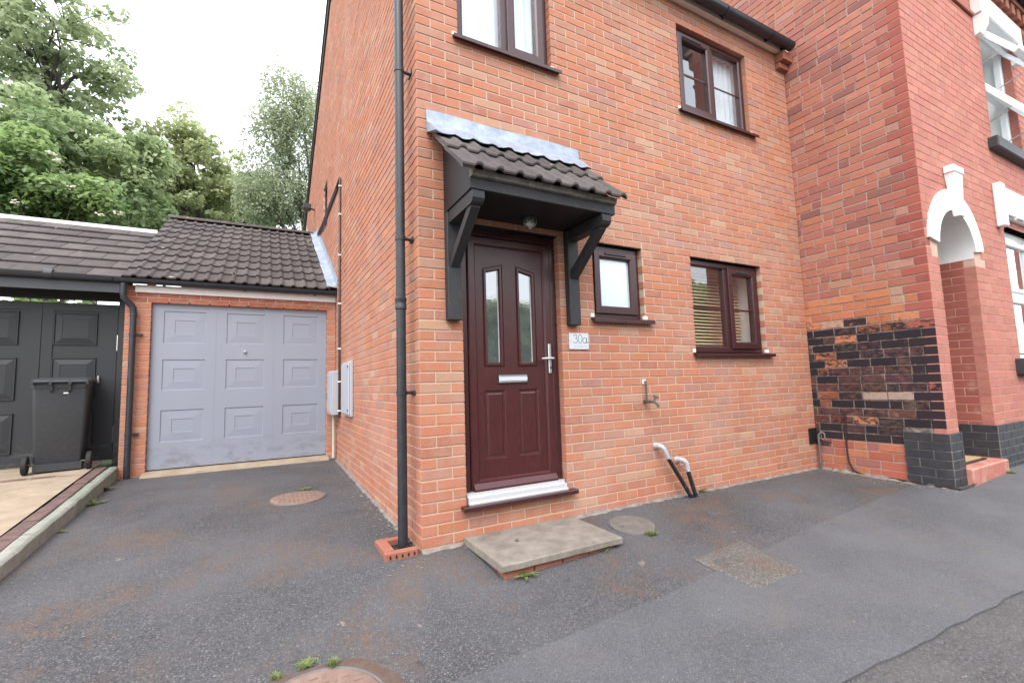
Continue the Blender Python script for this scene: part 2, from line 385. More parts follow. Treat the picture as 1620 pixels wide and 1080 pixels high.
M['kmortar'] = mat_plain('plinth_joint', (0.115, 0.105, 0.10, 1), 0.85, 12, 0.7, (0.30, 0.25, 0.21, 1), 0.5, 90)
M['coir'] = mat_plain('coir_mat', (0.42, 0.28, 0.135, 1), 1.0, 80, 0.5, None, 0.8, 260)
M['rubber'] = mat_plain('black_rubber', (0.014, 0.014, 0.015, 1), 0.75, 20, 0.3, (0.04, 0.04, 0.04, 1))
M['room'] = mat_plain('white_room_wall', (0.84, 0.83, 0.82, 1), 0.8, 2, 0.1)
M['blind'] = mat_plain('timber_blind_slat', (0.80, 0.56, 0.34, 1), 0.5, 12, 0.3, (0.60, 0.38, 0.20, 1))
M['net'] = mat_plain('pale_curtain_or_fill', (0.76, 0.79, 0.83, 1), 0.9, 5, 0.1)
M['curt'] = mat_plain('brown_curtain', (0.17, 0.10, 0.08, 1), 0.9, 12, 0.4)
M['grass_g'] = mat_plain('rough_grass', (0.045, 0.085, 0.022, 1), 0.95, 3, 0.6, (0.09, 0.085, 0.03, 1), 0.8, 40)
def mat_glass(name, tintc, refl, rough=0.0, trans=0.9, bumpy=0):
    N = NT(name); N.t.nodes.remove(N.b)
    gl = N.n('ShaderNodeBsdfGlossy'); gl.inputs['Roughness'].default_value = rough; gl.inputs['Color'].default_value = (0.95, 0.97, 1, 1)
    tr = N.n('ShaderNodeBsdfTransparent'); tr.inputs['Color'].default_value = tintc
    df = N.n('ShaderNodeBsdfDiffuse'); df.inputs['Color'].default_value = tintc
    fr = N.n('ShaderNodeFresnel'); fr.inputs['IOR'].default_value = 1.5
    k = N.math('MINIMUM', N.math('ADD', N.math('MULTIPLY', fr.outputs[0], 2.0), refl), 1.0)
    k = N.math('MULTIPLY', k, N.math('SUBTRACT', 1.0, N.geo.outputs['Backfacing']))     # the inner face adds no second reflection
    m0 = N.n('ShaderNodeMixShader'); m0.inputs[0].default_value = trans; N.l(df.outputs[0], m0.inputs[1]); N.l(tr.outputs[0], m0.inputs[2])
    m1 = N.n('ShaderNodeMixShader'); N.l(k, m1.inputs[0]); N.l(m0.outputs[0], m1.inputs[1]); N.l(gl.outputs[0], m1.inputs[2])
    if bumpy:
        b = N.n('ShaderNodeBump'); b.inputs['Strength'].default_value = bumpy; b.inputs['Distance'].default_value = 0.003
        N.l(N.noise(55, 2, 0.5), b.inputs['Height']); N.l(b.outputs[0], gl.inputs['Normal'])
    N.l(m1.outputs[0], N.out.inputs[0]); return N.m
M['glass'] = mat_glass('window_glass', (0.93, 0.96, 0.97, 1), 0.045, 0, 1.0)
M['obscure'] = mat_glass('obscure_glass', (0.62, 0.70, 0.78, 1), 0.12, 0.25, 0.15, 0.4)
M['doorglass'] = mat_glass('door_glass', (0.12, 0.135, 0.14, 1), 0.20, 0.03, 0.35, 0.05)
M['lampglass'] = mat_glass('lamp_glass', (0.35, 0.33, 0.30, 1), 0.2, 0.1, 0.3, 0.6)
def mat_leaf(name, c0, c1, tr=0.55):
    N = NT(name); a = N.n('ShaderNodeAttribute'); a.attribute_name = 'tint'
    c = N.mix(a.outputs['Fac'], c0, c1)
    N.t.nodes.remove(N.b)
    d = N.n('ShaderNodeBsdfDiffuse'); t = N.n('ShaderNodeBsdfTranslucent'); g = N.n('ShaderNodeBsdfGlossy'); g.inputs['Roughness'].default_value = 0.45
    N.l(c, d.inputs[0]); N.l(c, t.inputs[0])
    m = N.n('ShaderNodeMixShader'); m.inputs[0].default_value = tr; N.l(d.outputs[0], m.inputs[1]); N.l(t.outputs[0], m.inputs[2])
    m2 = N.n('ShaderNodeMixShader'); m2.inputs[0].default_value = 0.05; N.l(m.outputs[0], m2.inputs[1]); N.l(g.outputs[0], m2.inputs[2])
    N.l(m2.outputs[0], N.out.inputs[0]); return N.m
M['bark'] = mat_plain('bark', (0.075, 0.062, 0.055, 1), 0.95, 12, 0.6, (0.04, 0.032, 0.028, 1), 0.8, 30)
M['leafA'] = mat_leaf('ash_leaf', (0.27, 0.335, 0.185, 1), (0.47, 0.52, 0.31, 1))
M['leafB'] = mat_leaf('lime_leaf', (0.31, 0.36, 0.18, 1), (0.51, 0.55, 0.30, 1))
M['leafC'] = mat_leaf('birch_leaf', (0.27, 0.32, 0.20, 1), (0.42, 0.46, 0.30, 1))
M['leafD'] = mat_leaf('elder_leaf', (0.145, 0.235, 0.085, 1), (0.31, 0.42, 0.16, 1))
M['leafE'] = mat_leaf('dark_leaf', (0.22, 0.30, 0.145, 1), (0.42, 0.50, 0.26, 1))
M['weed'] = mat_leaf('weed_leaf', (0.12, 0.19, 0.05, 1), (0.33, 0.38, 0.14, 1))
M['blossom'] = mat_plain('elder_blossom', (0.72, 0.68, 0.58, 1), 0.9)

# ================================================================== SETTING
def drape(name, xs, ys, dz, mat, keep=None, lip=0.0, warp=None, parent=None):
    """sheet on a grid, laid over gz(); keep(x,y) drops cells; lip turns the rim down"""
    nx, ny = len(xs), len(ys); vid = {}; m = MB(); fs = []
    def vert(i, j):
        if (i, j) not in vid:
            x, y = xs[i], ys[j]
            if warp: x, y = warp(x, y)
            vid[(i, j)] = len(m.v); m.v.append((x, y, gz(x, y)+dz))
        return vid[(i, j)]
    cells = [(i, j) for i in range(nx-1) for j in range(ny-1) if keep is None or keep((xs[i]+xs[i+1])/2, (ys[j]+ys[j+1])/2)]
    cs = set(cells)
    for i, j in cells: m.f.append((vert(i, j), vert(i+1, j), vert(i+1, j+1), vert(i, j+1)))
    if lip:
        low = {}
        def lv(k):
            if k not in low: low[k] = len(m.v); x, y, z = m.v[k]; m.v.append((x, y, z-lip))
            return low[k]
        for i, j in cells:
            for (di, dj, a, b) in ((0, -1, (i, j), (i+1, j)), (1, 0, (i+1, j), (i+1, j+1)), (0, 1, (i+1, j+1), (i, j+1)), (-1, 0, (i, j+1), (i, j))):
                if (i+di, j+dj) not in cs:
                    p, q = vid[a], vid[b]; m.f.append((p, q, lv(q), lv(p)))
    return m.build(name, mat, parent)
def fr(a, b, s): return list(np.linspace(a, b, max(2, int(round(abs(b-a)/s))+1)))
# terrain: one sheet to the horizon, a bank behind the garages
def terrain():
    m = MB()
    xs = [-300, -120, -60, -40, -30, -24, -18, -14, -10, -7, -5, -3, 0, 3, 6, 9, 12, 16, 20, 26, 34, 50, 80, 140, 300]
    ys = [-300, -120, -60, -30, -20, -14, -11, -9.2, -6, -3, -1, 0.2, 2, 4, 5, 7, 9, 11, 13, 15, 17, 20, 24, 30, 40, 60, 100, 180, 300]
    def h(x, y):
        z = gz(max(-3, min(9, x)), max(-9, min(4.4, y))) - 0.045
        return z + 3.0*max(0, min(1, (y-10)/9)) - 0.02*(1 if y > 4.5 else 0)
    m.v = [(x, y, h(x, y)) for y in ys for x in xs]; n = len(xs)
    m.f = [(j*n+i, j*n+i+1, (j+1)*n+i+1, (j+1)*n+i) for j in range(len(ys)-1) for i in range(n-1)]
    return m.build('terrain', M['grass_g'], None, True)
tag(terrain(), kind='structure')
seam = [G(725, 1075), G(1090, 925), G(1330, 815), G(1400, 790)]
def seam_y(x):
    pts = [(-8, seam[0].y-0.25), (seam[0].x, seam[0].y), (seam[1].x, seam[1].y), (seam[2].x, seam[2].y), (30, seam[2].y+(30-seam[2].x)*(seam[2].y-seam[1].y)/(seam[2].x-seam[1].x)*.8)]
    for (a, b), (c, d) in zip(pts, pts[1:]):
        if x <= c: return b+(d-b)*(x-a)/(c-a)
    return pts[-1][1]
ra, rb = G(1340, 1075), G(1600, 946)
def road_y(x): return ra.y+(rb.y-ra.y)*(x-ra.x)/(rb.x-ra.x) if x < 6 else road_y(5.9)
tag(drape('driveway', fr(-8, -3, .5)[:-1]+fr(-3, 4.78, .1), fr(-2.0, 4.3, .1), 0.0, M['drive'],
          lambda x, y: not (x < -2.36-0.045*max(0, y-0.9) - 0.10 and y > 0.2)), kind='structure')
def pw(x, y):       # unit strip 0..1 between seam and road edge
    a, b = seam_y(x), road_y(x)
    wob = 0.006*math.sin(x*3.1)+0.004*math.sin(x*9.7+1)+0.003*math.sin(x*23)+0.003*math.sin(x*41)
    return x, (a+(b-a)*y + (wob if y > 0.98 else 0.5*wob*(1-y)))
tag(drape('footpath', fr(-8, -2, .5)[:-1]+fr(-2, 9, .1)+fr(9.5, 30, 1), fr(0, 1, .1), 0.005, M['pave'], None, 0.012, pw), kind='structure')
tag(drape('road', fr(-30, -2, 2)[:-1]+fr(-2, 9, .1)+fr(10, 40, 2), fr(-8.5, -7, .5)[:-1]+fr(-7, -1.6, .1), -0.006, M['road']), kind='structure')
tag(drape('far_footpath', fr(-30, 40, 2), fr(-10.4, -8.5, .4), 0.1, M['pave'], None, 0.12), kind='structure')
# repaired square in the path
pc = [G(1097, 885), G(1172, 856), G(1281, 905), G(1195, 936)]
m = MB(); N_ = 10; vs = []
for j in range(N_+1):
    for i in range(N_+1):
        a = pc[0].lerp(pc[1], i/N_); b = pc[3].lerp(pc[2], i/N_); p = a.lerp(b, j/N_)
        w = 0.006 if i in (0, N_) or j in (0, N_) else 0
        p.x += random.uniform(-w, w); p.y += random.uniform(-w, w)
        vs.append((p.x, p.y, gz(p.x, p.y)+0.009-(0.006 if w else 0)))
m.add(vs, [(j*(N_+1)+i, j*(N_+1)+i+1, (j+1)*(N_+1)+i+1, (j+1)*(N_+1)+i) for j in range(N_) for i in range(N_)])
tag(m.build('pavement_patch', M['patch']), kind='structure')

# neighbour's raised concrete drive, kerb and brick edging on the left
def kx(y): return -2.345-0.044*(y-0.9)
def kz(y): return 0.108+0.043*(y-0.9)
def cz(y): return 0.104+0.050*(y-0.9)
m = MB(); ys = fr(-2.0, 6.5, .25); xs_o = [-9, -6, -4.5, -3.6, -3.0]
vs = []; cols = len(xs_o)+1
for y in ys:
    for x in xs_o+[kx(y)-0.21]:
        t = min(y, 4.6); vs.append((x, y, cz(t)+0.006*math.sin(3*x+y)))
m.add(vs, [(j*cols+i, j*cols+i+1, (j+1)*cols+i+1, (j+1)*cols+i) for j in range(len(ys)-1) for i in range(cols-1)])
tag(m.build('concrete_drive', M['conc'], None, True), kind='structure')
kerb = tag(bpy.data.objects.new('kerb', None), kind='structure'); COL.objects.link(kerb); kerb.location = (kx(0.9), 0.9, 0)
y = -1.2
while y < 4.14:
    L = 0.9; y1 = min(y+L, 4.19); m = MB(); n = 7
    loops = []
    for i in range(n):
        t = y+0.006+(y1-y-0.012)*i/(n-1); X = kx(t); Z = kz(t)+random.uniform(-.003, .003); j = random.uniform(-.004, .004)
        loops.append([(X+j, t, gz(X, t)-0.06), (X+j-0.002, t, Z-0.02), (X-0.016+j, t, Z-0.004), (X-0.03, t, Z), (X-0.082, t, Z+random.uniform(-.003, .003)), (X-0.086, t, Z-0.12)])
    m.loops(loops, True, (True, True))
    o = m.build('kerb_stone', M['kerb'], kerb, True); o.matrix_parent_inverse = Matrix.Translation((-kx(0.9), -0.9, 0)); y = y1
edging = tag(bpy.data.objects.new('brick_edging', None), kind='structure'); COL.objects.link(edging)
y = -1.0
while y < 4.0:
    y1 = y+0.215; m = MB(); dz = random.uniform(-.004, .004)
    m.cbox(-0.0535, 0.0535, -0.1025, 0.1025, -0.06, 0, .006)
    o = m.build('brick', M['edge'], edging); o.location = (kx(y+.1)-0.142, y+.11, cz(y+.11)+0.004+dz); o.rotation_euler = (R(2.6), R(random.uniform(-2, 2)), R(2.5)); y += 0.222
for i in range(10):                                    # the row across in front of the black doors
    m = MB(); m.cbox(-0.105, 0.105, -0.05, 0.05, -0.06, 0, .006)
    o = m.build('brick', M['edge'], edging); X = -2.80-0.222*i; o.location = (X, 3.72, cz(3.72)+0.006+random.uniform(-.002, .002)); o.rotation_euler = (R(2.5), 0, R(random.uniform(-1, 1)))
# concrete lip under the grey garage door
m = MB(); n = 16; loops = []
for i in range(n+1):
    X = -2.26+2.16*i/n; j = random.uniform(-.012, .012)
    loops.append([(X, 4.05+j, gz(X, 4.05)-0.02), (X, 4.07+j, gz(X, 4.05)+0.024), (X, 4.2, gz(X, 4.2)+0.045), (X, 4.32, gz(X, 4.3)+0.05), (X, 4.32, gz(X, 4.3)-0.05)])
m.loops(loops, True, (True, True)); tag(m.build('garage_threshold', M['conc']), kind='structure')

# ================================================================== BRICKWORK
MESH = {}
def brick_mesh(w, h, d, mat, c=0.003):
    key = (round(w, 3), round(h, 3), round(d, 3), mat.name)
    if key not in MESH:
        vs, fs = brick_geo(w, h, d, c); me = bpy.data.meshes.new('brick'); me.from_pydata(vs, [], fs); me.materials.append(mat); MESH[key] = me
    return MESH[key]
def brick_geo(w, h, d, c=0.003):
    a, b = w/2, h/2
    vs = [(-a+c, 0, -b+c), (a-c, 0, -b+c), (a-c, 0, b-c), (-a+c, 0, b-c), (-a, c, -b), (a, c, -b), (a, c, b), (-a, c, b), (-a, d, -b), (a, d, -b), (a, d, b), (-a, d, b)]
    fs = [(0, 1, 2, 3)]
    for i in range(4):
        j = (i+1) % 4; fs += [(4+i, 4+j, j, i), (8+i, 8+j, 4+j, 4+i)]
    return vs, fs
class Wall:
    """bricks of one plane. frame: 'F' faces -Y (u = x), 'S' faces -X (u = -y)"""
    def __init__(s, frame, plane): s.fr = frame; s.p = plane; s.b = []
    def P(s, u, d, z): return (u, s.p+d, z) if s.fr == 'F' else (s.p+d, -u, z)
    def rotz(s): return 0.0 if s.fr == 'F' else -math.pi/2
    def lay(s, u0, u1, z0, z1, col, depth=0.1, proud=0.0, kind=0):
        if u1-u0 < 0.018 or z1-z0 < 0.018: return
        s.b.append((u0, u1, z0, z1, col, depth, proud, kind))
def cut(bricks_row, u0, u1, z0, z1, openings):
    """pieces of one brick left by rectangular openings"""
    parts = [(u0, u1, z0, z1)]
    for (a, b, c, d) in openings:
        new = []
        for (p, q, r, t) in parts:
            if q <= a or p >= b or t <= c or r >= d: new.append((p, q, r, t)); continue
            if p < a: new.append((p, a, r, t))
            if q > b: new.append((b, q, r, t))
            lo, hi = max(p, a), min(q, b)
            if r < c: new.append((lo, hi, r, c-0.004))
            if t > d: new.append((lo, hi, d+0.004, t))
        parts = new
    return parts
def mortar(name, W, u0, u1, z0, z1, openings, d0, d1, mat, parent, top=None):
    """backing wall with real openings, split into cells; top(u) trims it under a slope"""
    openings = [(o[0]-.004, o[1]+.004, o[2]-.004, o[3]+.004) for o in openings]
    us = sorted({u0, u1, *[v for o in openings for v in o[:2] if u0 < v < u1]})
    zs = sorted({z0, z1, *[v for o in openings for v in o[2:] if z0 < v < z1]})
    m = MB()
    for i in range(len(us)-1):
        j = 0
        while j < len(zs)-1:
            solid = lambda k: not any(o[0] <= us[i] and o[1] >= us[i+1] and o[2] <= zs[k] and o[3] >= zs[k+1] for o in openings)
            if not solid(j): j += 1; continue
            k = j
            while k+1 < len(zs)-1 and solid(k+1): k += 1
            a, b, c, d = us[i], us[i+1], zs[j], zs[k+1]
            t0, t1 = (d, d)
            if top and d >= z1-1e-6: t0, t1 = min(d, top(a)), min(d, top(b))
            P = W.P
            m.add([P(a, d0, c), P(b, d0, c), P(b, d1, c), P(a, d1, c), P(a, d0, t0), P(b, d0, t1), P(b, d1, t1), P(a, d1, t0)],
                  [(0,3,2,1),(4,5,6,7),(0,1,5,4),(1,2,6,5),(2,3,7,6),(3,0,4,7)])
            j = k+1
    return m.build(name, mat, parent)
def area_px(W, b):
    u0, u1, z0, z1 = b[:4]; q = [project(W.P(u, 0, z)) for u, z in ((u0, z0), (u1, z0), (u1, z1), (u0, z1))]
    if any(v is None for v in q): return 0
    cx, cy = sum(v[0] for v in q)/4, sum(v[1] for v in q)/4
    if not (0 < cx < 1620 and 0 < cy < 1080): return 0
    if W.hidden and W.hidden((u0+u1)/2, (z0+z1)/2): return 0
    return abs(sum(q[i][0]*q[(i+1) % 4][1]-q[(i+1) % 4][0]*q[i][1] for i in range(4)))/2
Wall.hidden = None
def commit(walls, mats, limit=300):
    """walls: list of (Wall, parent object); the largest bricks in view become objects, the rest one mass per wall"""
    allb = sorted(((area_px(W, b), id(b), W, par, b) for W, par in walls for b in W.b), key=lambda t: -t[0])
    chosen = {t[1] for t in allb[:limit] if t[0] > 0}
    for W, par in walls:
        mass = {}
        for b in W.b:
            u0, u1, z0, z1, col, dep, proud, kind = b
            uc, zc = (u0+u1)/2, (z0+z1)/2; w, h = round(u1-u0, 3), round(z1-z0, 3)
            jd = random.uniform(-0.0012, 0.0012)-proud
            if id(b) in chosen:
                o = bpy.data.objects.new('brick', brick_mesh(w, h, dep, mats[kind][0])); COL.objects.link(o)
                o.location = W.P(uc, jd, zc); o.rotation_euler = (0, R(random.uniform(-.25, .25)), W.rotz()); o.color = col; o.parent = par
            else:
                vs, fs = brick_geo(w, h, dep); L = mass.setdefault(kind, ([], [], []))
                n = len(L[0]); L[0].extend(W.P(uc+x, jd+y, zc+z) for x, y, z in vs); L[1].extend(tuple(i+n for i in f) for f in fs); L[2].extend([col]*len(vs))
        for kind, (vs, fs, cs) in mass.items():
            me = bpy.data.meshes.new('brickwork'); me.from_pydata(vs, [], fs); me.materials.append(mats[kind][1])
            at = me.color_attributes.new('tint', 'FLOAT_COLOR', 'POINT'); at.data.foreach_set('color', np.array(cs, dtype=np.float32).ravel())
            o = link('brickwork', me, None, par); tag(o, kind='stuff')
def pick(pal):
    t = random.random()*sum(p[0] for p in pal)
    for w, c in pal:
        t -= w
        if t <= 0: break
    k = random.uniform(0.93, 1.07); return (c[0]*k, c[1]*k*random.uniform(.96, 1.04), c[2]*k*random.uniform(.95, 1.05), 0.0)
HPAL = [(38, (0.415, 0.150, 0.084)), (27, (0.395, 0.153, 0.094)), (12, (0.345, 0.130, 0.088)), (12, (0.355, 0.168, 0.122)), (6, (0.410, 0.235, 0.160)), (4, (0.325, 0.155, 0.128)), (4, (0.455, 0.178, 0.095))]

# ================================================================== THE HOUSE
house = empty('brick_house', (0, 0, 0), 'orange-red brick end house with brown windows and brown front door', 'house')
HW = 4.785; CH = 0.075
HEAD = 2.33
DOOR = (0.335, 1.215, 0.228, HEAD); WS = (1.575, 2.165, 1.646, HEAD); WG = (2.83, 3.975, 1.346, HEAD)
WUR = (2.85, 4.0, 3.896, 4.880); WUL = (0.34, 1.22, 3.821, 4.880)
OPEN = [DOOR, WS, WG, WUR, WUL]
front = Wall('F', 0.0)
front.hidden = lambda u, z: (0.2 < u < 1.4 and 2.38 < z < 3.1) or (0.32 < u < 1.25 and z < 0.03) or (u < -1)
def ujoints(odd):
    js = [0.0]
    off = 0.5 if odd else 0.0
    k = 1
    while True:
        t = k-off
        x = t*0.23233 if t <= 6 else 1.394+(t-6)*0.225
        if x > HW-0.02: break
        js.append(x); k += 1
    return js+[HW+0.0]
for k in range(-2, 68):
    js = ujoints(k % 2 != 0); z0, z1 = k*CH+0.005, k*CH+0.070
    for a, b in zip(js, js[1:]):
        col = pick(HPAL)
        for q in cut(None, a+(0.0022 if a == 0 else 0.005), b-(0.005 if b < HW else 0), z0, z1, OPEN): front.lay(*q, col, 0.0995)
fw = mortar('front_wall', front, 0.004, HW, -0.2, 5.12, OPEN, 0.005, 0.098, M['mortar'], house)
side = Wall('S', 0.0)
APEX_Y, APEX_Z, EAVE_Z, BACK_Y = 5.0, 8.12, 5.42, 10.1
def side_top(u):
    y = -u
    return EAVE_Z+(APEX_Z-EAVE_Z)*(y/APEX_Y if y < APEX_Y else (BACK_Y-y)/(BACK_Y-APEX_Y))
SWIN = (-5.95, -5.35, 4.02, 4.86)
def gar_z(y): return 2.60+(y-4.0)*0.585
side.hidden = lambda u, z: (-u > 4.15 and z < gar_z(-u))
for k in range(-2, 108):
    z0, z1 = k*CH+0.005, k*CH+0.070
    js = [0.0]; u = 0.1075 if k % 2 == 0 else 0.22
    while u < BACK_Y: js.append(u); u += 0.225
    js.append(BACK_Y)
    for a, b in zip(js, js[1:]):
        y0, y1 = a+(0.0035 if a == 0 else 0.005), b-0.005
        if y0 > 4.6 and z1 < gar_z(y0)-0.5: continue
        if z1 > min(side_top(-y0), side_top(-y1)): continue
        col = pick(HPAL)
        for q in cut(None, -y1, -y0, z0, z1, [SWIN]): side.lay(*q, col, 0.0995)
sw = mortar('side_wall', side, -BACK_Y, -APEX_Y, -0.2, APEX_Z, [SWIN], 0.005, 0.098, M['mortar'], house, side_top)
sw2 = mortar('side_wall', side, -APEX_Y, -0.0995, -0.2, APEX_Z, [], 0.0055, 0.098, M['mortar'], house, side_top)
commit([(front, fw), (side, sw2)], [(M['hb'], M['hbm'])])
# inner leaf so that no light leaks through the rooms, and the roof
m = MB(); TH = 0.035
def roofslab(m, ya, za, yb, zb, x0, x1, t):
    m.add([(x0, ya, za), (x1, ya, za), (x1, yb, zb), (x0, yb, zb), (x0, ya, za+t), (x1, ya, za+t), (x1, yb, zb+t), (x0, yb, zb+t)], [(0,3,2,1),(4,5,6,7),(0,1,5,4),(1,2,6,5),(2,3,7,6),(3,0,4,7)])
roofslab(m, -0.12, 5.165, APEX_Y, APEX_Z+0.03, -0.05, 4.60, 0.09)
roofslab(m, APEX_Y, APEX_Z+0.03, BACK_Y+0.25, EAVE_Z-0.10, -0.05, 4.60, 0.09)
roof = m.build('roof', M['tile'], house)
m = MB()
for (ya, za, yb, zb) in ((-0.02, 5.385, APEX_Y, APEX_Z), (APEX_Y, APEX_Z, BACK_Y+0.12, EAVE_Z-0.03)):
    m.add([(-0.028, ya, za-0.12), (-0.028, yb, zb-0.12), (-0.028, yb, zb+0.02), (-0.028, ya, za+0.02), (0.0, ya, za-0.12), (0.0, yb, zb-0.12), (0.0, yb, zb+0.02), (0.0, ya, za+0.02)],
          [(0,1,2,3),(4,7,6,5),(0,4,5,1),(1,5,6,2),(2,6,7,3),(3,7,4,0)])
m.build('verge_board', M['bwood'], roof)
m = MB(); m.box(0.1, HW-0.01, -0.075, -0.02, 5.095, 5.26); fas = m.build('fascia', M['fascia'], house)
m = MB(); m.box(0.1, HW-0.01, -0.018, 0.06, 5.115, 5.13); m.build('soffit', M['fascia'], house)
def gutter(x0, x1, yc, zc, r=0.058):
    m = MB(); n = 12; pr = []
    for i in range(n+1):
        w = math.pi+math.pi*i/n; pr.append((yc+r*math.cos(w), zc+r*math.sin(w)))
    pr += [(yc+r+0.004, zc+0.008), (yc+r-0.004, zc+0.008)]
    for i in range(n+1):
        w = 2*math.pi-math.pi*i/n; pr.append((yc+(r-.004)*math.cos(w), zc+(r-.004)*math.sin(w)))
    pr += [(yc-r+0.004, zc+0.008), (yc-r-0.004, zc+0.008)]
    m.prism(pr, 0, x0, x1)
    for x in (x0, x1-0.006):                      # stop ends
        m.prism([(yc+(r+.003)*math.cos(math.pi+math.pi*i/n), zc+(r+.003)*math.sin(math.pi+math.pi*i/n)) for i in range(n+1)], 0, x, x+0.006)
    return m
gut = gutter(0.0, 4.72, -0.145, 5.155).build('gutter', M['gplast'], house, True)
for x in (0.5, 1.5, 2.5, 3.52, 4.30, 4.62):
    m = MB(); n = 10; r0, r1 = 0.0595, 0.068
    pr = [(-0.145+r1*math.cos(math.pi+math.pi*i/n), 5.155+r1*math.sin(math.pi+math.pi*i/n)) for i in range(n+1)]+[(-0.145+r0*math.cos(-math.pi*i/n), 5.155+r0*math.sin(-math.pi*i/n)) for i in range(n+1)]
    m.prism(pr, 0, x-0.012 if x != 3.52 else x-0.05, x+0.012 if x != 3.52 else x+0.05); m.box(x-.012, x+.012, -0.086, -0.0755, 5.11, 5.20)
    m.build('gutter_bracket', M['gplast'], gut)
# corbelled bricks at the end of the eaves
cb = MB(); cb.cbox(4.60, HW-0.002, -0.06, 0.01, 4.90, 4.965, .003).build('corbel_brick', M['terra'], house)
MB().cbox(4.60, HW-0.002, -0.115, 0.01, 4.975, 5.085, .003).build('corbel_brick', M['terra'], house)

# ------------------------------------------------------------------ windows of the house
YF = 0.052
def pane(x0, x1, z0, z1, y, mat, parent, name='pane'):
    return MB().box(x0, x1, y, y+0.006, z0, z1).build(name, mat, parent)
def bar_ring(x0, x1, z0, z1, w, y0, y1, c=0.008):
    return MB().ring(rect(x0, x1, z0, z1), [(0, y1), (0, y0+c*.5), (c*.5, y0), (w-c*1.8, y0), (w, y0+c*1.3), (w, y1)])
def vent(parent, x0, x1, z):
    MB().cbox(x0, x1, YF-0.030, YF-0.006, z-0.014, z+0.012, .005).build('trickle_vent', M['bplast'], parent)
def sill(parent, x0, x1, z, mat=None):
    m = MB(); m.prism([(0.10, z+0.012), (-0.045, z), (-0.052, z-0.006), (-0.052, z-0.034), (-0.040, z-0.034), (-0.030, z-0.012), (0.10, z-0.010)], 0, x0-0.045, x1+0.075)
    m.build('sill', mat or M['maho_h'], parent)
    for x in (x0-0.028, x1+0.012):                 # mortar plugs at the sill ends
        MB().cbox(x-0.022, x+0.022, -0.004, 0.03, z+0.008, z+0.046, .006).build('sill_plug', M['wpaint'], parent)
def room(parent, x0, x1, z0, z1, yb, ydeep, mat, e=0.2):
    """white plastered reveal and room behind a window"""
    m = MB(); t = 0.02
    m.box(x0-t, x0, 0.125, yb, z0-t, z1+t); m.box(x1, x1+t, 0.125, yb, z0-t, z1+t); m.box(x0, x1, 0.125, yb, z1, z1+t); m.box(x0, x1, 0.125, yb, z0-t, z0)
    m.box(x0-e, x1+e, ydeep, ydeep+t, z0-1.0, z1+0.5); m.box(x0-e-t, x0-e, yb, ydeep, z0-1.0, z1+.5); m.box(x1+e, x1+e+t, yb, ydeep, z0-1.0, z1+.5)
    m.box(x0-e, x1+e, yb, ydeep, z1+.5, z1+.5+t); m.box(x0-e, x1+e, yb, ydeep, z0-1.0-t, z0-1.0)
    m.box(x0-e, x0-t, yb-t, yb, z0-1, z1+.5); m.box(x1+t, x1+e, yb-t, yb, z0-1, z1+.5); m.box(x0-t, x1+t, yb-t, yb, z1+t, z1+.5); m.box(x0-t, x1+t, yb-t, yb, z0-1, z0-t)
    return m.build('room', mat, parent)
def frame(O, name='window'):
    x0, x1, z0, z1 = O
    return bar_ring(x0+.004, x1-.004, z0+.016, z1-.006, 0.062, YF, 0.12).build(name, M['maho_h'], house)
# ground floor, two lights
w = frame(WG); x0, x1, z0, z1 = WG; tag(w, 'two-light ground floor window with wooden blind behind')
xm = 3.425
MB().cbox(xm-0.036, xm+0.036, YF+.0015, 0.118, z0+.07, z1-.065, .004).build('mullion', M['maho_h'], w)
pane(x0+.06, xm-.03, z0+.07, z1-.06, 0.080, M['glass'], w)
s = bar_ring(xm+.020, x1-.05, z0+.055, z1-.05, 0.075, YF-.020, 0.10).build('casement', M['maho_h'], w)
pane(xm+.09, x1-.12, z0+.125, z1-.12, 0.0705, M['glass'], w)
for a, b, q in ((x0+.062, xm-.036, .0775), (xm+.095, x1-.126, .0680)):
    MB().box(a, b, q-.004, q, 1.815, 1.836).build('glazing_bar', M['maho_h'], w)
vent(w, xm+.16, xm+.38, z1-.085); sill(w, x0, x1, z0)
room(w, x0+.03, x1-.03, z0+.03, z1-.02, 0.30, 3.0, M['room'])
z = z0+.045; bl = tag(MB().box(x0+.05, x1-.05, .262, .29, z1-.075, z1-.03).build('blind', M['blind'], w))
while z < z1-.09:
    m = MB(); m.add([(x0+.055, .255, z), (x1-.05, .255, z), (x1-.05, .285, z+.024), (x0+.055, .285, z+.024), (x0+.055, .255, z+.0025), (x1-.05, .255, z+.0025), (x1-.05, .285, z+.027), (x0+.055, .285, z+.027)], [(0,3,2,1),(4,5,6,7),(0,1,5,4),(1,2,6,5),(2,3,7,6),(3,0,4,7)])
    m.build('slat', M['blind'], w); z += 0.036
# small obscure window, top hung
w = frame(WS); x0, x1, z0, z1 = WS; tag(w, 'small top-hung window with frosted glass')
bar_ring(x0+.046, x1-.046, z0+.055, z1-.048, 0.070, YF-.020, 0.10).build('casement', M['maho_h'], w)
pane(x0+.11, x1-.11, z0+.115, z1-.11, 0.070, M['obscure'], w)
vent(w, x0+.17, x1-.17, z1-.075); sill(w, x0, x1, z0)
room(w, x0+.03, x1-.03, z0+.03, z1-.02, 0.30, 1.4, M['room'])
MB().box(x0+.03, x1-.03, .20, .22, z0+.03, z0+.36).build('curtain_or_fill', M['net'], w)
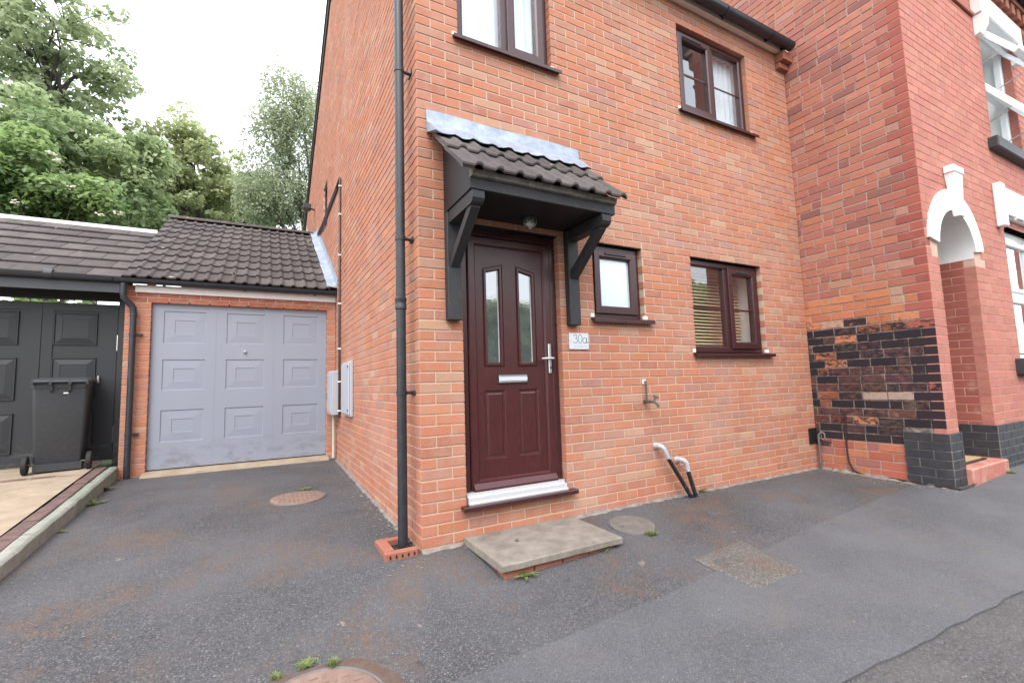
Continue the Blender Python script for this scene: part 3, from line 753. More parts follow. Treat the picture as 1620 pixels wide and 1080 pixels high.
# upper right, two lights
w = frame(WUR); x0, x1, z0, z1 = WUR; tag(w, 'two-light upper window beside the eaves corner')
xm = 3.445
MB().cbox(xm-.036, xm+.036, YF+.0015, 0.118, z0+.07, z1-.065, .004).build('mullion', M['maho_h'], w)
bar_ring(x0+.05, xm-.018, z0+.055, z1-.05, 0.072, YF-.020, 0.10).build('casement', M['maho_h'], w)
pane(x0+.12, xm-.085, z0+.12, z1-.115, 0.0705, M['glass'], w); pane(xm+.03, x1-.06, z0+.07, z1-.06, 0.080, M['glass'], w)
for a, b, q in ((x0+.123, xm-.091, .0680), (xm+.036, x1-.066, .0775)): MB().box(a, b, q-.004, q, 4.375, 4.396).build('glazing_bar', M['maho_h'], w)
vent(w, x0+.12, x0+.42, z1-.085); sill(w, x0, x1, z0)
room(w, x0+.03, x1-.03, z0+.03, z1-.02, 0.30, 3.0, M['room'])
m = MB(); loops = []  # pale pleated sheet, added to brighten the pane in place of the room beyond
for i in range(33):
    X = xm+.02+(x1-.05-xm-.02)*i/32; loops.append([(X, .175+.012*math.sin(i*1.1), z0+.04), (X, .175+.012*math.sin(i*1.1+.2), z1-.03)])
m.loops(loops, False); m.build('curtain_or_fill', M['net'], w, True)
# upper left, cut by the top of the picture
w = frame(WUL); x0, x1, z0, z1 = WUL; tag(w, 'upper window above the door canopy')
xm = 0.79
MB().cbox(xm-.036, xm+.036, YF+.0015, 0.118, z0+.07, z1-.065, .004).build('mullion', M['maho_h'], w)
pane(x0+.06, xm-.03, z0+.07, z1-.06, 0.080, M['glass'], w)
bar_ring(xm+.020, x1-.05, z0+.055, z1-.05, 0.075, YF-.020, 0.10).build('casement', M['maho_h'], w)
pane(xm+.09, x1-.12, z0+.125, z1-.12, 0.0705, M['glass'], w); sill(w, x0, x1, z0)
room(w, x0+.03, x1-.03, z0+.03, z1-.02, 0.30, 2.6, M['room'])
m = MB(); loops = []                                     # light curtain drawn behind it
for i in range(41):
    X = x0+.04+(x1-x0-.08)*i/40; loops.append([(X, .160+.012*math.sin(i*1.3), z0+.05), (X, .160+.012*math.sin(i*1.3+.2), z1-.04)])
m.loops(loops, False); m.build('curtain_or_fill', M['net'], w, True)
# side wall window
w = MB().ring(rect(-SWIN[1], -SWIN[0], SWIN[2], SWIN[3]), [(0, .1), (0, .03), (.05, .03), (.05, .1)]).xf(Matrix(((0, 1, 0, 0), (1, 0, 0, 0), (0, 0, 1, 0), (0, 0, 0, 1)))).build('window', M['maho_h'], house)
MB().box(.07, .076, -SWIN[1]+.05, -SWIN[0]-.05, SWIN[2]+.05, SWIN[3]-.05).build('pane', M['glass'], w)
MB().box(.12, .14, -SWIN[1], -SWIN[0], SWIN[2], SWIN[3]).build('curtain_or_fill', M['curt'], w)

# ------------------------------------------------------------------ front door
FY = 0.058
x0, x1, z0, z1 = DOOR
door = MB().ring(rect(x0+.003, x1-.003, .25, z1-.004), [(0, .17), (0, FY+.01), (.006, FY), (.052, FY), (.062, FY+.014), (.066, FY+.03), (.066, .17)]).build('front_door', M['maho_h'], house)
tag(door, 'mahogany-brown front door with two slanted narrow panes')
lx0, lx1, lz0, lz1 = .405, 1.160, .325, 2.262
sash = MB().ring(rect(lx0, lx1, lz0, lz1), [(0, .14), (0, FY+.012), (.008, FY+.004), (.058, FY+.004), (.070, FY+.020), (.074, FY+.032), (.074, .14)]).build('door_leaf_frame', M['maho'], door)
def flatwith(xa, xb, za, zb, holes, y):
    """flat sheet with convex polygon holes, one hole per horizontal band and column"""
    return None
yp = FY+.026
leaf = MB(); cols = [(lx0+.07, .535, None), (.535, .717, 0), (.717, .833, None), (.833, 1.020, 1), (1.020, lx1-.07, None)]
gl = {0: [(.535, 1.235), (.717, 1.235), (.717, 2.060), (.535, 2.012)], 1: [(.833, 1.235), (1.020, 1.235), (1.020, 2.016), (.833, 2.060)]}
lo = {0: [(.535, .535), (.717, .535), (.717, 1.056), (.535, 1.056)], 1: [(.833, .535), (1.020, .535), (1.020, 1.056), (.833, 1.056)]}
za, zb = lz0+.06, lz1-.06
for a, b, k in cols:
    if k is None: leaf.add([(a, yp, za), (b, yp, za), (b, yp, zb), (a, yp, zb)], [(0, 1, 2, 3)]); continue
    g, l = gl[k], lo[k]
    leaf.add([(a, yp, za), (b, yp, za), (b, yp, l[0][1]), (a, yp, l[0][1])], [(0, 1, 2, 3)])
    leaf.add([(a, yp, l[2][1]), (b, yp, l[2][1]), (b, yp, g[0][1]), (a, yp, g[0][1])], [(0, 1, 2, 3)])
    leaf.add([(a, yp, g[3][1]), (b, yp, g[2][1]), (b, yp, zb), (a, yp, zb)], [(0, 1, 2, 3)])
leaf.build('door_leaf', M['maho'], door)
for k in (0, 1):
    MB().ring(lo[k], [(0, yp), (.006, yp+.007), (.022, yp+.009), (.034, yp+.002), (.036, yp+.002)], True).build('lower_panel', M['maho'], door)
    MB().ring(gl[k], [(0, yp), (.004, yp+.006), (.010, yp+.006), (.014, yp-.008), (.030, yp-.008), (.038, yp+.004), (.038, yp+.03)]).build('glazing_bead', M['maho'], door)
    gp = inset(gl[k], .034); MB().prism(gp, 1, yp+.012, yp+.018).build('pane', M['doorglass'], door)
    e = inset(gl[k], .037); MB().box(e[1][0]-.008, e[1][0], yp+.008, yp+.0115, e[0][1], e[2][1]-.004).build('spacer_bar', M['alu'], door)
    MB().box(e[0][0]-.03, e[1][0]+.03, yp+.06, yp+.07, 1.15, 2.1).build('hall_shade', M['curt'], door)
m = MB(); m.prism([(FY+.03, .318), (FY-.028, .318), (FY-.030, .334), (FY-.004, .372), (FY+.03, .380)], 0, lx0+.012, lx1-.012); m.build('weather_bar', M['maho'], door)
lb = MB().cbox(.648, .917, yp-.010, yp, 1.103, 1.181, .004).build('letterbox', M['bplast'], door)
MB().cbox(.656, .909, yp-.019, yp-.0105, 1.112, 1.172, .005).build('flap', M['silver'], lb)
MB().box(.656, .909, yp-.0205, yp-.019, 1.127, 1.158).build('flap_panel', M['plaque'], lb)
m = MB(); m.cbox(1.111, 1.139, FY-.010, FY+.004, 1.178, 1.424, .005); hd = m.build('handle_plate', M['silver'], door)
m = MB(); m.tube([(1.125, FY-.008, 1.300), (1.125, FY-.045, 1.300)], .011, 10); m.tube([(1.135, FY-.046, 1.300), (1.10, FY-.052, 1.300), (1.05, FY-.050, 1.298), (1.02, FY-.046, 1.297)], [.010, .012, .011, .008], 10); m.build('lever', M['silver'], hd, True)
MB().lathe([(.009, 0), (.009, -.004), (.004, -.005)], (1.125, FY-.010, 1.225), 1, 12).build('keyhole', M['ink'], hd)
m = MB(); m.prism([(.16, .318), (.02, .318), (.02, .298), (-.012, .292), (-.014, .262), (-.030, .256), (-.030, .2465), (.16, .2465)], 0, x0+.012, x1-.012); m.build('threshold', M['alu'], door)
m = MB(); m.prism([(.16, .2455), (-.062, .2455), (-.066, .240), (-.066, .214), (-.050, .214), (-.046, .226), (.16, .228)], 0, x0-.045, x1+.060); m.build('door_sill', M['maho_h'], door)
MB().box(x0, x1, .172, .19, .25, z1).build('door_back', M['soffit'], door)
MB().box(x0-.06, x1+.06, .004, .10, HEAD+.0, HEAD+.0035).build('lintel_plate', M['soffit'], house)
for O in (WS, WG): MB().box(O[0]-.06, O[1]+.06, .004, .10, HEAD, HEAD+.0035).build('lintel_plate', M['soffit'], house)

# ================================================================== ROOF TILES
def roll_profile(n_roll, pitch=0.15, per=10):
    pr = []
    shp = [(0, 0), (.50, 0), (.55, .003), (.60, .013), (.65, .019), (.74, .021), (.84, .019), (.90, .013), (.95, .003)]
    for k in range(n_roll):
        pr += [((k+a)*pitch, h) for a, h in shp]
    pr.append((n_roll*pitch, 0)); return pr
def tile_geo(n_roll, length, t=0.022, flat=False, width=0.33):
    """lies in the XY plane: x across, y up the slope from 0 to length, z the thickness; the nose is at y=0"""
    pr = [(0, 0), (.004, .001), (width-.006, .001), (width-.003, 0)] if flat else roll_profile(n_roll)
    n = len(pr); m = MB()
    nose = lambda x, h: (x, -0.0, h+t*0.55)
    l0 = [(x, .004, h-0.002) for x, h in pr]; l1 = [(x, 0, h+t*.5) for x, h in pr]; l2 = [(x, .006, h+t) for x, h in pr]; l3 = [(x, length, h+t) for x, h in pr]
    m.loops([l0, l1, l2, l3], False)
    for s_, k in ((0, 0), (1, n-1)):                      # end cheeks
        x = pr[k][0]; m.add([(x, .004, -.002), (x, .004, t), (x, length, t), (x, length, -.002)], [(0, 1, 2, 3)])
    me = m.mesh('tile', True, M['tile']); return me
TROLL2 = tile_geo(2, 0.41); TROLL1 = tile_geo(1, 0.41); TFLAT = tile_geo(0, 0.41, 0.022, True); TFLATH = tile_geo(0, 0.41, 0.022, True, 0.165)
def lay_tiles(parent, x0, widths, rows, y_e, z_e, pitch, gauge, lift=0.024, stagger=None, jit=1.0):
    """rows of tiles climbing +Y from the eaves line at (y_e, z_e)"""
    c, s_ = math.cos(pitch), math.sin(pitch)
    for r in range(rows):
        x = x0
        seq = stagger(r) if stagger else widths
        for me, w in seq:
            o = bpy.data.objects.new('roof_tile', me); COL.objects.link(o); o.parent = parent
            a = r*gauge+random.uniform(-.004, .004)*jit
            o.location = (x+random.uniform(-.0015, .0015), y_e+a*c, z_e+a*s_)
            o.rotation_euler = (pitch-math.atan(lift/gauge)*0.9+R(random.uniform(-.35, .35))*jit, 0, R(random.uniform(-.35, .35))*jit)
            x += w

# ================================================================== DOOR CANOPY
can = empty('door_canopy', (0.8, 0, 1.57), 'black timber door canopy with small tiled roof on two wall posts', 'canopy')
def cpart(mb, name, mat, smooth=False, par=None):
    o = mb.build(name, mat, par or can, smooth); o.matrix_parent_inverse = Matrix.Translation((-0.8, 0, -1.57)) if par is None else Matrix(); return o
CP = math.atan2(0.522, 0.565)
for px in (0.198, 1.268):
    cpart(MB().cbox(px, px+.108, -.066, -.0015, 1.572, 2.374, .005), 'post', M['bwood'])
    cpart(MB().prism([(-.066, 2.285), (-.066, 2.372), (-.496, 2.372), (-.508, 2.364), (-.508, 2.318), (-.492, 2.296), (-.468, 2.285)], 0, px+.012, px+.098), 'arm', M['bwood'])
    cpart(MB().prism([(-.0665, 1.955), (-.0665, 2.035), (-.385, 2.2845), (-.455, 2.2845), (-.455, 2.270)], 0, px+.022, px+.088), 'brace', M['bwood'])
    m = MB(); m.lathe([(.010, 0), (.010, -.012), (.006, -.014)], (px+.055, -.425, 2.281), 0, 8); cpart(m, 'bolt', M['silver'])
for X in (0.199, 1.392):                                  # cheeks
    cpart(MB().prism([(-.004, 2.376), (-.478, 2.376), (-.478, 2.512), (-.004, 2.965)], 0, X, X+.016), 'cheek', M['soffit'])
cpart(MB().box(.2155, 1.391, -.476, -.003, 2.378, 2.387), 'soffit', M['soffit'])
m = MB(); m.cbox(.196, 1.412, -.504, -.480, 2.3755, 2.449, .003); cpart(m, 'fascia', M['bwood'])
m = MB(); n = 30; loops = []                               # crumbling mortar bed along the tile edge
for i in range(n+1):
    X = .20+1.21*i/n; d = random.uniform(-.007, .007)
    loops.append([(X, -.503+d*.5, 2.451), (X, -.528+d, 2.455+d*.3), (X, -.540+d, 2.490), (X, -.475, 2.530), (X, -.475, 2.453)])
m.loops(loops, True, (True, True)); cpart(m, 'mortar_bed', M['cement'])
m = MB(); m.prism([(-.57, 2.468), (-.575, 2.482), (-.004, 2.993), (-.004, 2.968)], 0, .118, .197); cpart(m, 'verge_strip', M['cement'])
troot = cpart(MB().prism([(-.47, 2.516), (-.004, 2.958), (-.004, 2.968), (-.47, 2.528)], 0, .20, 1.405), 'roof_board', M['bwood'])
for r in range(2):
    x = .112
    for k in range(4 if True else 0):
        pass
lay = [(TROLL2, .30)]*4+[(TROLL1, .15)]
lay_tiles(troot, .110, lay, 2, -.585, 2.477, CP, .355, .026, None, 1.8)
for o in troot.children:                                   # keep the tiles where they were laid
    o.matrix_parent_inverse = Matrix.Translation((0, 0, 0))
# lead flashing dressed over the tiles
m = MB(); n = 48; loops = []
pr = roll_profile(9)
def rollh(x):
    t = ((x-.110) % .15)/.15
    for (a, h), (b, h2) in zip([(0, 0), (.40, 0), (.56, .014), (.73, .025), (.90, .014)], [(.40, 0), (.56, .014), (.73, .025), (.90, .014), (1.0, 0)]):
        if a <= t <= b: return h+(h2-h)*(t-a)/(b-a)
    return 0
c_, s_ = math.cos(CP), math.sin(CP)
for i in range(n+1):
    X = .072+1.395*i/n; h = .7*rollh(X)+random.uniform(-.002, .002)
    def sl(a, k): return (-.585+a*c_-(.036+k)*s_, 2.477+a*s_+(.036+k)*c_)
    a0 = .560+.012*math.sin(i*.7)+random.uniform(-.004, .004)
    ya, za = sl(a0, h); yb, zb = sl(.66, h*.8+.004); yc, zc = sl(.735, .012)
    zt = 3.155+.004*math.sin(i*.23)
    loops.append([(X, ya+.002, za-.003), (X, ya, za), (X, yb, zb), (X, yc, zc), (X, -.018, zc+.045), (X, -.007, zt-.05), (X, -.005, zt), (X, -.001, zt), (X, -.001, 2.98)])
m.loops(loops, True, (True, True)); cpart(m, 'lead_flashing', M['lead'], True)
lamp = empty('bulkhead_lamp', (.84, -.17, 2.378), 'small round glass porch lamp under the canopy', 'lamp')
def lp(mb, n_, mt): o = mb.build(n_, mt, lamp, True); o.matrix_parent_inverse = Matrix.Translation((-.84, .17, -2.40)); return o
lp(MB().lathe([(.055, 2.3995), (.055, 2.388), (.048, 2.378), (.040, 2.376)], (.84, -.17, 0), 2, 20), 'base', M['bplast'])
lp(MB().lathe([(.040, 2.3765), (.045, 2.362), (.043, 2.345), (.034, 2.330), (.018, 2.322), (.003, 2.320)], (.84, -.17, 0), 2, 20), 'globe', M['lampglass'])
m = MB()
for k in range(4):
    w = k*math.pi/4; m.tube([(.84+.050*math.cos(w), -.17+.050*math.sin(w), 2.378), (.84+.050*math.cos(w), -.17+.050*math.sin(w), 2.345), (.84, -.17, 2.314), (.84-.050*math.cos(w), -.17-.050*math.sin(w), 2.345), (.84-.050*math.cos(w), -.17-.050*math.sin(w), 2.378)], .003, 5)
lp(m, 'guard', M['silver'])

# ================================================================== THINGS ON THE HOUSE
def thing(name, loc, label, cat, group=None):
    t = empty(name, loc, label, cat, group)
    def add(mb, n_, mt, smooth=False, par=None):
        o = mb.build(n_, mt, par or t, smooth)
        if par is None: o.matrix_parent_inverse = Matrix.Translation(Vector(loc)*-1)
        return o
    return t, add
# rainwater pipe on the corner
PX, PY = -.092, .135
t, add = thing('downpipe', (PX, PY, 0), 'tall black rainwater pipe beside the house corner', 'downpipe')
add(MB().tube([(PX, PY, .012), (PX, PY, 1.745)], .034, 18), 'lower_pipe', M['bplast'], True)
add(MB().tube([(PX, PY, 1.73), (PX, PY, 5.6)], .034, 18), 'upper_pipe', M['bplast'], True)
add(MB().lathe([(.036, 1.66), (.041, 1.665), (.041, 1.69), (.0385, 1.695), (.0385, 1.72), (.041, 1.725), (.041, 1.745), (.036, 1.75)], (PX, PY, 0), 2, 18), 'socket', M['bplast'], True)
for z in (1.06, 2.19, 3.50, 4.9):
    m = MB(); m.lathe([(.0345, z-.016), (.0385, z-.015), (.0385, z+.015), (.0345, z+.016)], (PX, PY, 0), 2, 18)
    m.tube([(PX+.036, PY+.005, z), (-.002, PY+.012, z)], .012, 8); m.box(-.010, -.001, PY-.03, PY+.055, z-.016, z+.016); add(m, 'bracket', M['bplast'])
# brick surround round the gully at its foot
t, add = thing('gully_surround', (PX-.02, PY-.05, 0), 'low terracotta brick surround at the foot of the downpipe', 'drain')
zc = lambda x, y: gz(x, y)
def tb(x0, x1, y0, y1, h=.046):
    z = gz((x0+x1)/2, (y0+y1)/2); m = MB(); m.cbox(x0, x1, y0, y1, z-.05, z+h, .006); return m
add(tb(-.247, -.176, .040, .252), 'brick', M['terra']); add(tb(-.250, -.030, -.022, .034), 'brick', M['terra']); add(tb(-.247, -.060, .259, .315, .036), 'brick', M['terra'])
for i in range(5): add(MB().box(-.222+i*.040, -.211+i*.040, -.0235, -.015, gz(-.15, 0)+.006, gz(-.15, 0)+.027), 'vent_hole', M['soffit'])
m = MB()
for i in range(6): m.box(-.172+i*.026, -.160+i*.026, .046, .20, gz(-.1, .1)+.008, gz(-.1, .1)+.015)
m.box(-.174, -.01, .040, .046, gz(-.1, .1)+.006, gz(-.1, .1)+.017); m.box(-.174, -.01, .20, .206, gz(-.1, .1)+.006, gz(-.1, .1)+.017)
add(m, 'grate', M['bplast'])
# meter boxes and conduit on the side wall
t, add = thing('meter_box', (0, 2.98, .77), 'pale grey wall meter box nearer the corner', 'meter box', 'meter boxes on the side wall')
add(MB().cbox(-.035, -.001, 2.66, 3.31, .765, 1.44, .006), 'frame', M['meter'])
add(MB().cbox(-.052, -.0355, 2.69, 3.28, .79, 1.415, .006), 'door', M['meter'])
for z in (.84, 1.37): add(MB().lathe([(.013, -.0525), (.013, -.060), (.004, -.062)], (0, 2.74, z), 0, 10), 'latch', M['bplast'])
t, add = thing('meter_box', (0, 3.95, .75), 'deep grey meter box by the garage door pier', 'meter box', 'meter boxes on the side wall')
add(MB().cbox(-.115, -.001, 3.70, 4.12, .74, 1.36, .008), 'case', M['meter'])
add(MB().cbox(-.128, -.1155, 3.72, 4.10, .765, 1.34, .006), 'door', M['meter'])
for z in (.82, 1.27): add(MB().lathe([(.012, -.1285), (.012, -.136), (.004, -.138)], (0, 3.77, z), 0, 10), 'latch', M['silver'])
m = MB(); m.tube([(-.045, 4.02, .738), (-.045, 4.02, .45), (-.045, 4.03, .12)], .022, 10); add(m, 'supply_pipe', M['cream'], True)
t, add = thing('cable_conduit', (0, 3.62, .8), 'thin brown pipe with white clips running up the side wall', 'conduit')
m = MB(); m.tube([(-.022, 3.66, .70), (-.022, 3.66, 4.10), (-.022, 3.70, 4.16), (-.022, 4.0, 4.14)], .015, 8); add(m, 'pipe', M['cable'], True)
for z in (.80, 1.20, 1.66, 2.3, 3.0, 3.6, 4.02):
    m = MB(); m.cbox(-.042, -.001, 3.64, 3.68, z-.010, z+.010, .003); add(m, 'clip', M['wupvc'])
t, add = thing('cable_run', (0, 5, 4.2), 'black cables slanting down to the lead flashing of the garage roof', 'cable')
for j in range(3):
    m = MB(); m.tube([(-.016, 3.98, 4.17-.03*j), (-.016, 4.8, 4.19-.04*j), (-.016, 5.9, 4.20-.05*j), (-.016, 6.8, 4.26-.03*j)], .014, 6); add(m, 'cable', M['cable'], True)
t, add = thing('wall_lamp', (0, 7.6, 5.1), 'small dark security light high on the rear of the side wall', 'lamp')
add(MB().tube([(-.001, 7.6, 5.06), (-.09, 7.6, 5.08)], .02, 8), 'arm', M['bplast']); add(MB().cbox(-.24, -.08, 7.5, 7.7, 5.04, 5.16, .012), 'head', M['bplast'])

# outside tap
t, add = thing('outside_tap', (2.09, 0, .95), 'old garden tap with short bare pipe on the brick front', 'tap')
add(MB().tube([(2.098, -.001, 1.083), (2.098, -.030, 1.083), (2.097, -.034, 1.06), (2.095, -.034, .94), (2.095, -.034, .905)], .0085, 8), 'pipe', M['copper'], True)
add(MB().cbox(2.078, 2.118, -.012, -.001, 1.062, 1.105, .004), 'wall_plug', M['wpaint'])
m = MB(); m.tube([(2.095, -.001, .905), (2.095, -.06, .905), (2.11, -.10, .905), (2.125, -.13, .885), (2.13, -.14, .855)], [.016, .014, .013, .012, .013], 10); add(m, 'body', M['copper'], True)
m = MB(); m.tube([(2.112, -.10, .905), (2.135, -.105, .945)], .009, 8); m.tube([(2.105, -.105, .955), (2.135, -.105, .948), (2.165, -.105, .935)], .006, 6); add(m, 'handle', M['copper'], True)
# two kitchen waste pipes
def waste(name, lab, w, pts, foot):
    t, add = thing(name, (foot[0], foot[1], gz(foot[0], foot[1])), lab, 'waste pipe', 'waste pipes on the front wall')
    e = [Vector(p) for p in pts]
    add(MB().tube(e, .0225, 12), 'elbow', M['gpipe'], True)
    add(MB().lathe([(.030, -.0005), (.032, -.010), (.026, -.022)], (w[0], 0, w[2]), 1, 14), 'wall_collar', M['gpipe'])
    d = (Vector(foot)-e[-1]); add(MB().tube([e[-1]-d.normalized()*.02, Vector(foot)], .0195, 12), 'pipe', M['flake'], True)
zf = gz(2.6, -.08)
waste('waste_pipe', 'long slanting black waste pipe with white elbow, nearer the door', (2.200, 0, .50), [(2.200, .002, .500), (2.200, -.045, .503), (2.212, -.066, .496), (2.232, -.075, .470), (2.255, -.078, .425), (2.270, -.079, .390)], (2.545, -.090, zf-.02))
waste('waste_pipe', 'short steep black waste pipe with white elbow', (2.455, 0, .35), [(2.455, .002, .352), (2.456, -.045, .356), (2.470, -.072, .350), (2.492, -.083, .328), (2.502, -.085, .29), (2.506, -.086, .25)], (2.592, -.092, zf-.02))
# house number plate, "30a" over a faint street name
t, add = thing('number_plate', (1.383, 0, 1.44), 'small silver number plate reading 30a beside the door', 'sign')
add(MB().cbox(1.283, 1.484, -.012, -.001, 1.374, 1.511, .0015), 'plate', M['plaque'])
for x in (1.298, 1.469): add(MB().lathe([(.006, -.0122), (.006, -.0155), (.002, -.017)], (x, 0, 1.441), 1, 10), 'screw', M['silver'])
def stroke(pts, w=.0042, y=-.0128):
    m = MB(); n = len(pts); L = []; 
    for i, p in enumerate(pts):
        a = Vector(pts[max(0, i-1)]); b = Vector(pts[min(n-1, i+1)]); d = (b-a).normalized(); q = Vector((-d.y, d.x))*w/2
        L.append([(p[0]+q.x, y, p[1]+q.y), (p[0]-q.x, y, p[1]-q.y), (p[0]-q.x, y+.0006, p[1]-q.y), (p[0]+q.x, y+.0006, p[1]+q.y)])
    m.loops(L, True, (True, True)); return m
def arc(cx, cz_, rx, rz, a0, a1, n=18): return [(cx+rx*math.cos(R(a0+(a1-a0)*i/n)), cz_+rz*math.sin(R(a0+(a1-a0)*i/n))) for i in range(n+1)]
add(MB().add(*(lambda A, B: (A.v+B.v, A.f+[tuple(i+len(A.v) for i in f) for f in B.f]))(stroke(arc(1.344, 1.480, .0165, .0155, 165, -90)), stroke(arc(1.344, 1.445, .020, .0195, 90, -165)))), 'digit_three', M['ink'])
add(stroke(arc(1.394, 1.462, .0195, .0365, 0, 360, 28)), 'digit_zero', M['ink'])
A = stroke(arc(1.441, 1.449, .0195, .0235, 0, 360, 24)); B = stroke([(1.4625, 1.4735), (1.4625, 1.450), (1.4625, 1.4255)]); A.add(B.v, B.f); add(A, 'letter_a', M['ink'])
fc = bpy.data.curves.new('street_name', 'FONT'); fc.body = 'Brook Street'; fc.size = .026; fc.align_x = 'CENTER'
fo = bpy.data.objects.new('tmp', fc); COL.objects.link(fo); dg = bpy.context.evaluated_depsgraph_get()
fm = bpy.data.meshes.new_from_object(fo.evaluated_get(dg)); bpy.data.objects.remove(fo)
fm.transform(Matrix.Translation((1.394, -.0126, 1.391)) @ Matrix.Rotation(R(90), 4, 'X')); fm.materials.clear(); fm.materials.append(M['inkl'])
so = link('street_name', fm, None, t); so.matrix_parent_inverse = Matrix.Translation((-1.383, 0, -1.44))

# doorstep
t, add = thing('doorstep', (.76, -.3, 0), 'worn concrete doorstep slab on a red brick base', 'step')
SX0, SX1 = .305, 1.238; SY = -.597
ztop = .030
m = MB(); loops = []
for i in range(13):
    X = SX0+(SX1-SX0)*i/12; j = random.uniform(-.004, .004)
    zt = ztop-.004
    loops.append([(X, -.004, zt-.042), (X, SY+j+.004, zt-.046), (X, SY+j, zt-.041), (X, SY+j, zt-.008), (X, SY+.010+j, zt-.001), (X, -.004, zt+.003)])
m.loops(loops, True, (True, True)); add(m, 'slab', M['slab'])
x = SX0+.03
while x < SX1-.05:
    x1_ = min(x+.215, SX1-.03); add(MB().cbox(x, x1_-.008, SY+.030, SY+.13, -.15, ztop-.052, .004), 'brick', M['terra']); x = x1_
y = SY+.14
while y < -.02: add(MB().cbox(SX0+.030, SX0+.13, y, min(y+.207, -.006), -.15, ztop-.052, .004), 'brick', M['terra']); y += .215
y = SY+.14
while y < -.02: add(MB().cbox(SX1-.14, SX1-.04, y, min(y+.207, -.006), -.15, ztop-.052, .004), 'brick', M['terra']); y += .215
m = MB(); c = G(818, 863, .03); m.lathe([(.012, ztop+.0), (.011, ztop+.012), (.007, ztop+.016)], (c.x, c.y, 0), 2, 8); add(m, 'bolt', M['irong'])

# manhole covers
def manhole(name, lab, c, r, mat, square=False, ringm=None):
    t, add = thing(name, tuple(c), lab, 'manhole')
    g = [gz(c.x+dx, c.y)-gz(c.x, c.y) for dx in (0,)]
    def tilt(m):
        m.v = [(x, y, z+gz(x, y)-c.z) for x, y, z in m.v]; return m
    m = MB(); m.lathe([(r*.95, c.z-.02), (r*.95, c.z+.005), (r*.965, c.z+.008), (r*.99, c.z+.008), (r, c.z+.004), (r, c.z-.02)], (c.x, c.y, 0), 2, 40); m.f = [f for f in m.f if len(f) == 4]
    add(tilt(m), 'frame', ringm or M['irong'], True)
    m = MB(); m.lathe([(r*.94, c.z-.02), (r*.94, c.z+.006), (r*.925, c.z+.009), (r*.5, c.z+.009), (.03, c.z+.009)], (c.x, c.y, 0), 2, 40); add(tilt(m), 'cover', mat, True)
    m = MB()
    for i in range(-5, 6):
        for j in range(-5, 6):
            x, y = i*r*.155, j*r*.155
            if x*x+y*y > (r*.80)**2 or mat is M['cover']: continue
            a = .5 if (i+j) % 2 else -.5
            s1, s2 = (.055*r, .016*r) if (i+j) % 2 else (.016*r, .055*r)
            m.box(c.x+x-s1, c.x+x+s1, c.y+y-s2, c.y+y+s2, c.z+.0085, c.z+.0125)
    if m.v: tag(add(tilt(m), 'tread_pattern', mat), kind='stuff')
    for sx in (-1, 1): add(tilt(MB().cbox(c.x+sx*r*.55-.02, c.x+sx*r*.55+.02, c.y-.008, c.y+.008, c.z+.0088, c.z+.0135, .002)), 'lifting_eye', M['irong'])
    return t
ca = (G(428, 790)+G(513, 785))/2; ca.z = gz(ca.x, ca.y)
manhole('manhole_cover', 'rusty round manhole cover in the drive near the garage', ca, .262, M['iron'])
cb_ = G(1000, 830); manhole('manhole_cover', 'grey concrete round cover in the tarmac beside the doorstep', cb_, .185, M['cover'], ringm=M['irong'])
cc = G(505, 1061); cc = Vector((cc.x-.03, cc.y-.262, 0)); cc.z = gz(cc.x, cc.y)
manhole('manhole_cover', 'reddish manhole cover cut by the bottom edge of the picture', cc, .27, M['iron'])
# soil ring round the lowest cover
m = MB(); n = 40; loops = []
for i in range(n+1):
    w = 2*math.pi*i/n; k = .31+.03*math.sin(3*w)+.02*math.sin(7*w+1)
    p = []
    for rr, dz in ((.268, .007), (.285, .009), (k, .002)):
        x, y = cc.x+rr*math.cos(w), cc.y+rr*math.sin(w); p.append((x, y, gz(x, y)+dz))
    loops.append(p)
m.loops(loops, False); M['soil'] = mat_plain('brown_soil', (0.092, 0.058, 0.044, 1), 1, 30, .6, (0.145, 0.098, 0.075, 1), 1.0, 90)
tag(m.build('soil', M['soil']), kind='structure')

# ================================================================== GREY-DOORED GARAGE
GY = 4.20
gar = empty('garage', (-1.25, GY, .1), 'brick garage with pale grey-blue panelled door and dark tiled roof', 'garage')
def gpart(mb, n_, mt, smooth=False, par=None):
    o = mb.build(n_, mt, par or gar, smooth)
    if par is None: o.matrix_parent_inverse = Matrix.Translation((1.25, -GY, -.1))
    return o
gw_ = Wall('F', GY); GD = (-2.232, -.128, -.2, 2.30)
for k in range(-1, 33):
    z0, z1 = k*CH+.03, k*CH+.095
    if k < 30:
        spans = ((-2.50, -2.392, -2.236), (-.124, None, -.004)) if k % 2 else ((-2.50, -2.36, -2.236), (-.124, None, -.004))
        for a, mid, b in spans:
            if mid: gw_.lay(a, mid-.005, z0, z1, pick(HPAL)); gw_.lay(mid+.005, b, z0, z1, pick(HPAL))
            else: gw_.lay(a, b, z0, z1, pick(HPAL))
    else:
        u = -2.50-(.11 if k % 2 else 0)
        while u < -.01:
            gw_.lay(max(u, -2.5)+.002, min(u+.215, -.004), z0, z1, pick([(1, (0.36, 0.105, 0.062)), (1, (0.32, 0.09, 0.055))])); u += .225
gm = gpart(MB(), 'wall', M['mortar'])
mo = mortar('front_wall', gw_, -2.498, -.003, -.1, 2.47, [GD], .006, .098, M['mortar'], gar); mo.matrix_parent_inverse = Matrix.Translation((1.25, -GY, -.1))
bpy.data.objects.remove(gm)
GPI = Matrix.Translation((1.25, -GY, -.1))
commit([(gw_, mo)], [(M['hb'], M['hbm'])])
m = MB(); m.box(-2.498, -2.40, GY+.10, 9.6, -.1, 2.5); m.box(-2.40, -.003, 9.5, 9.6, -.1, 2.5); gpart(m, 'side_wall', M['mortar'])
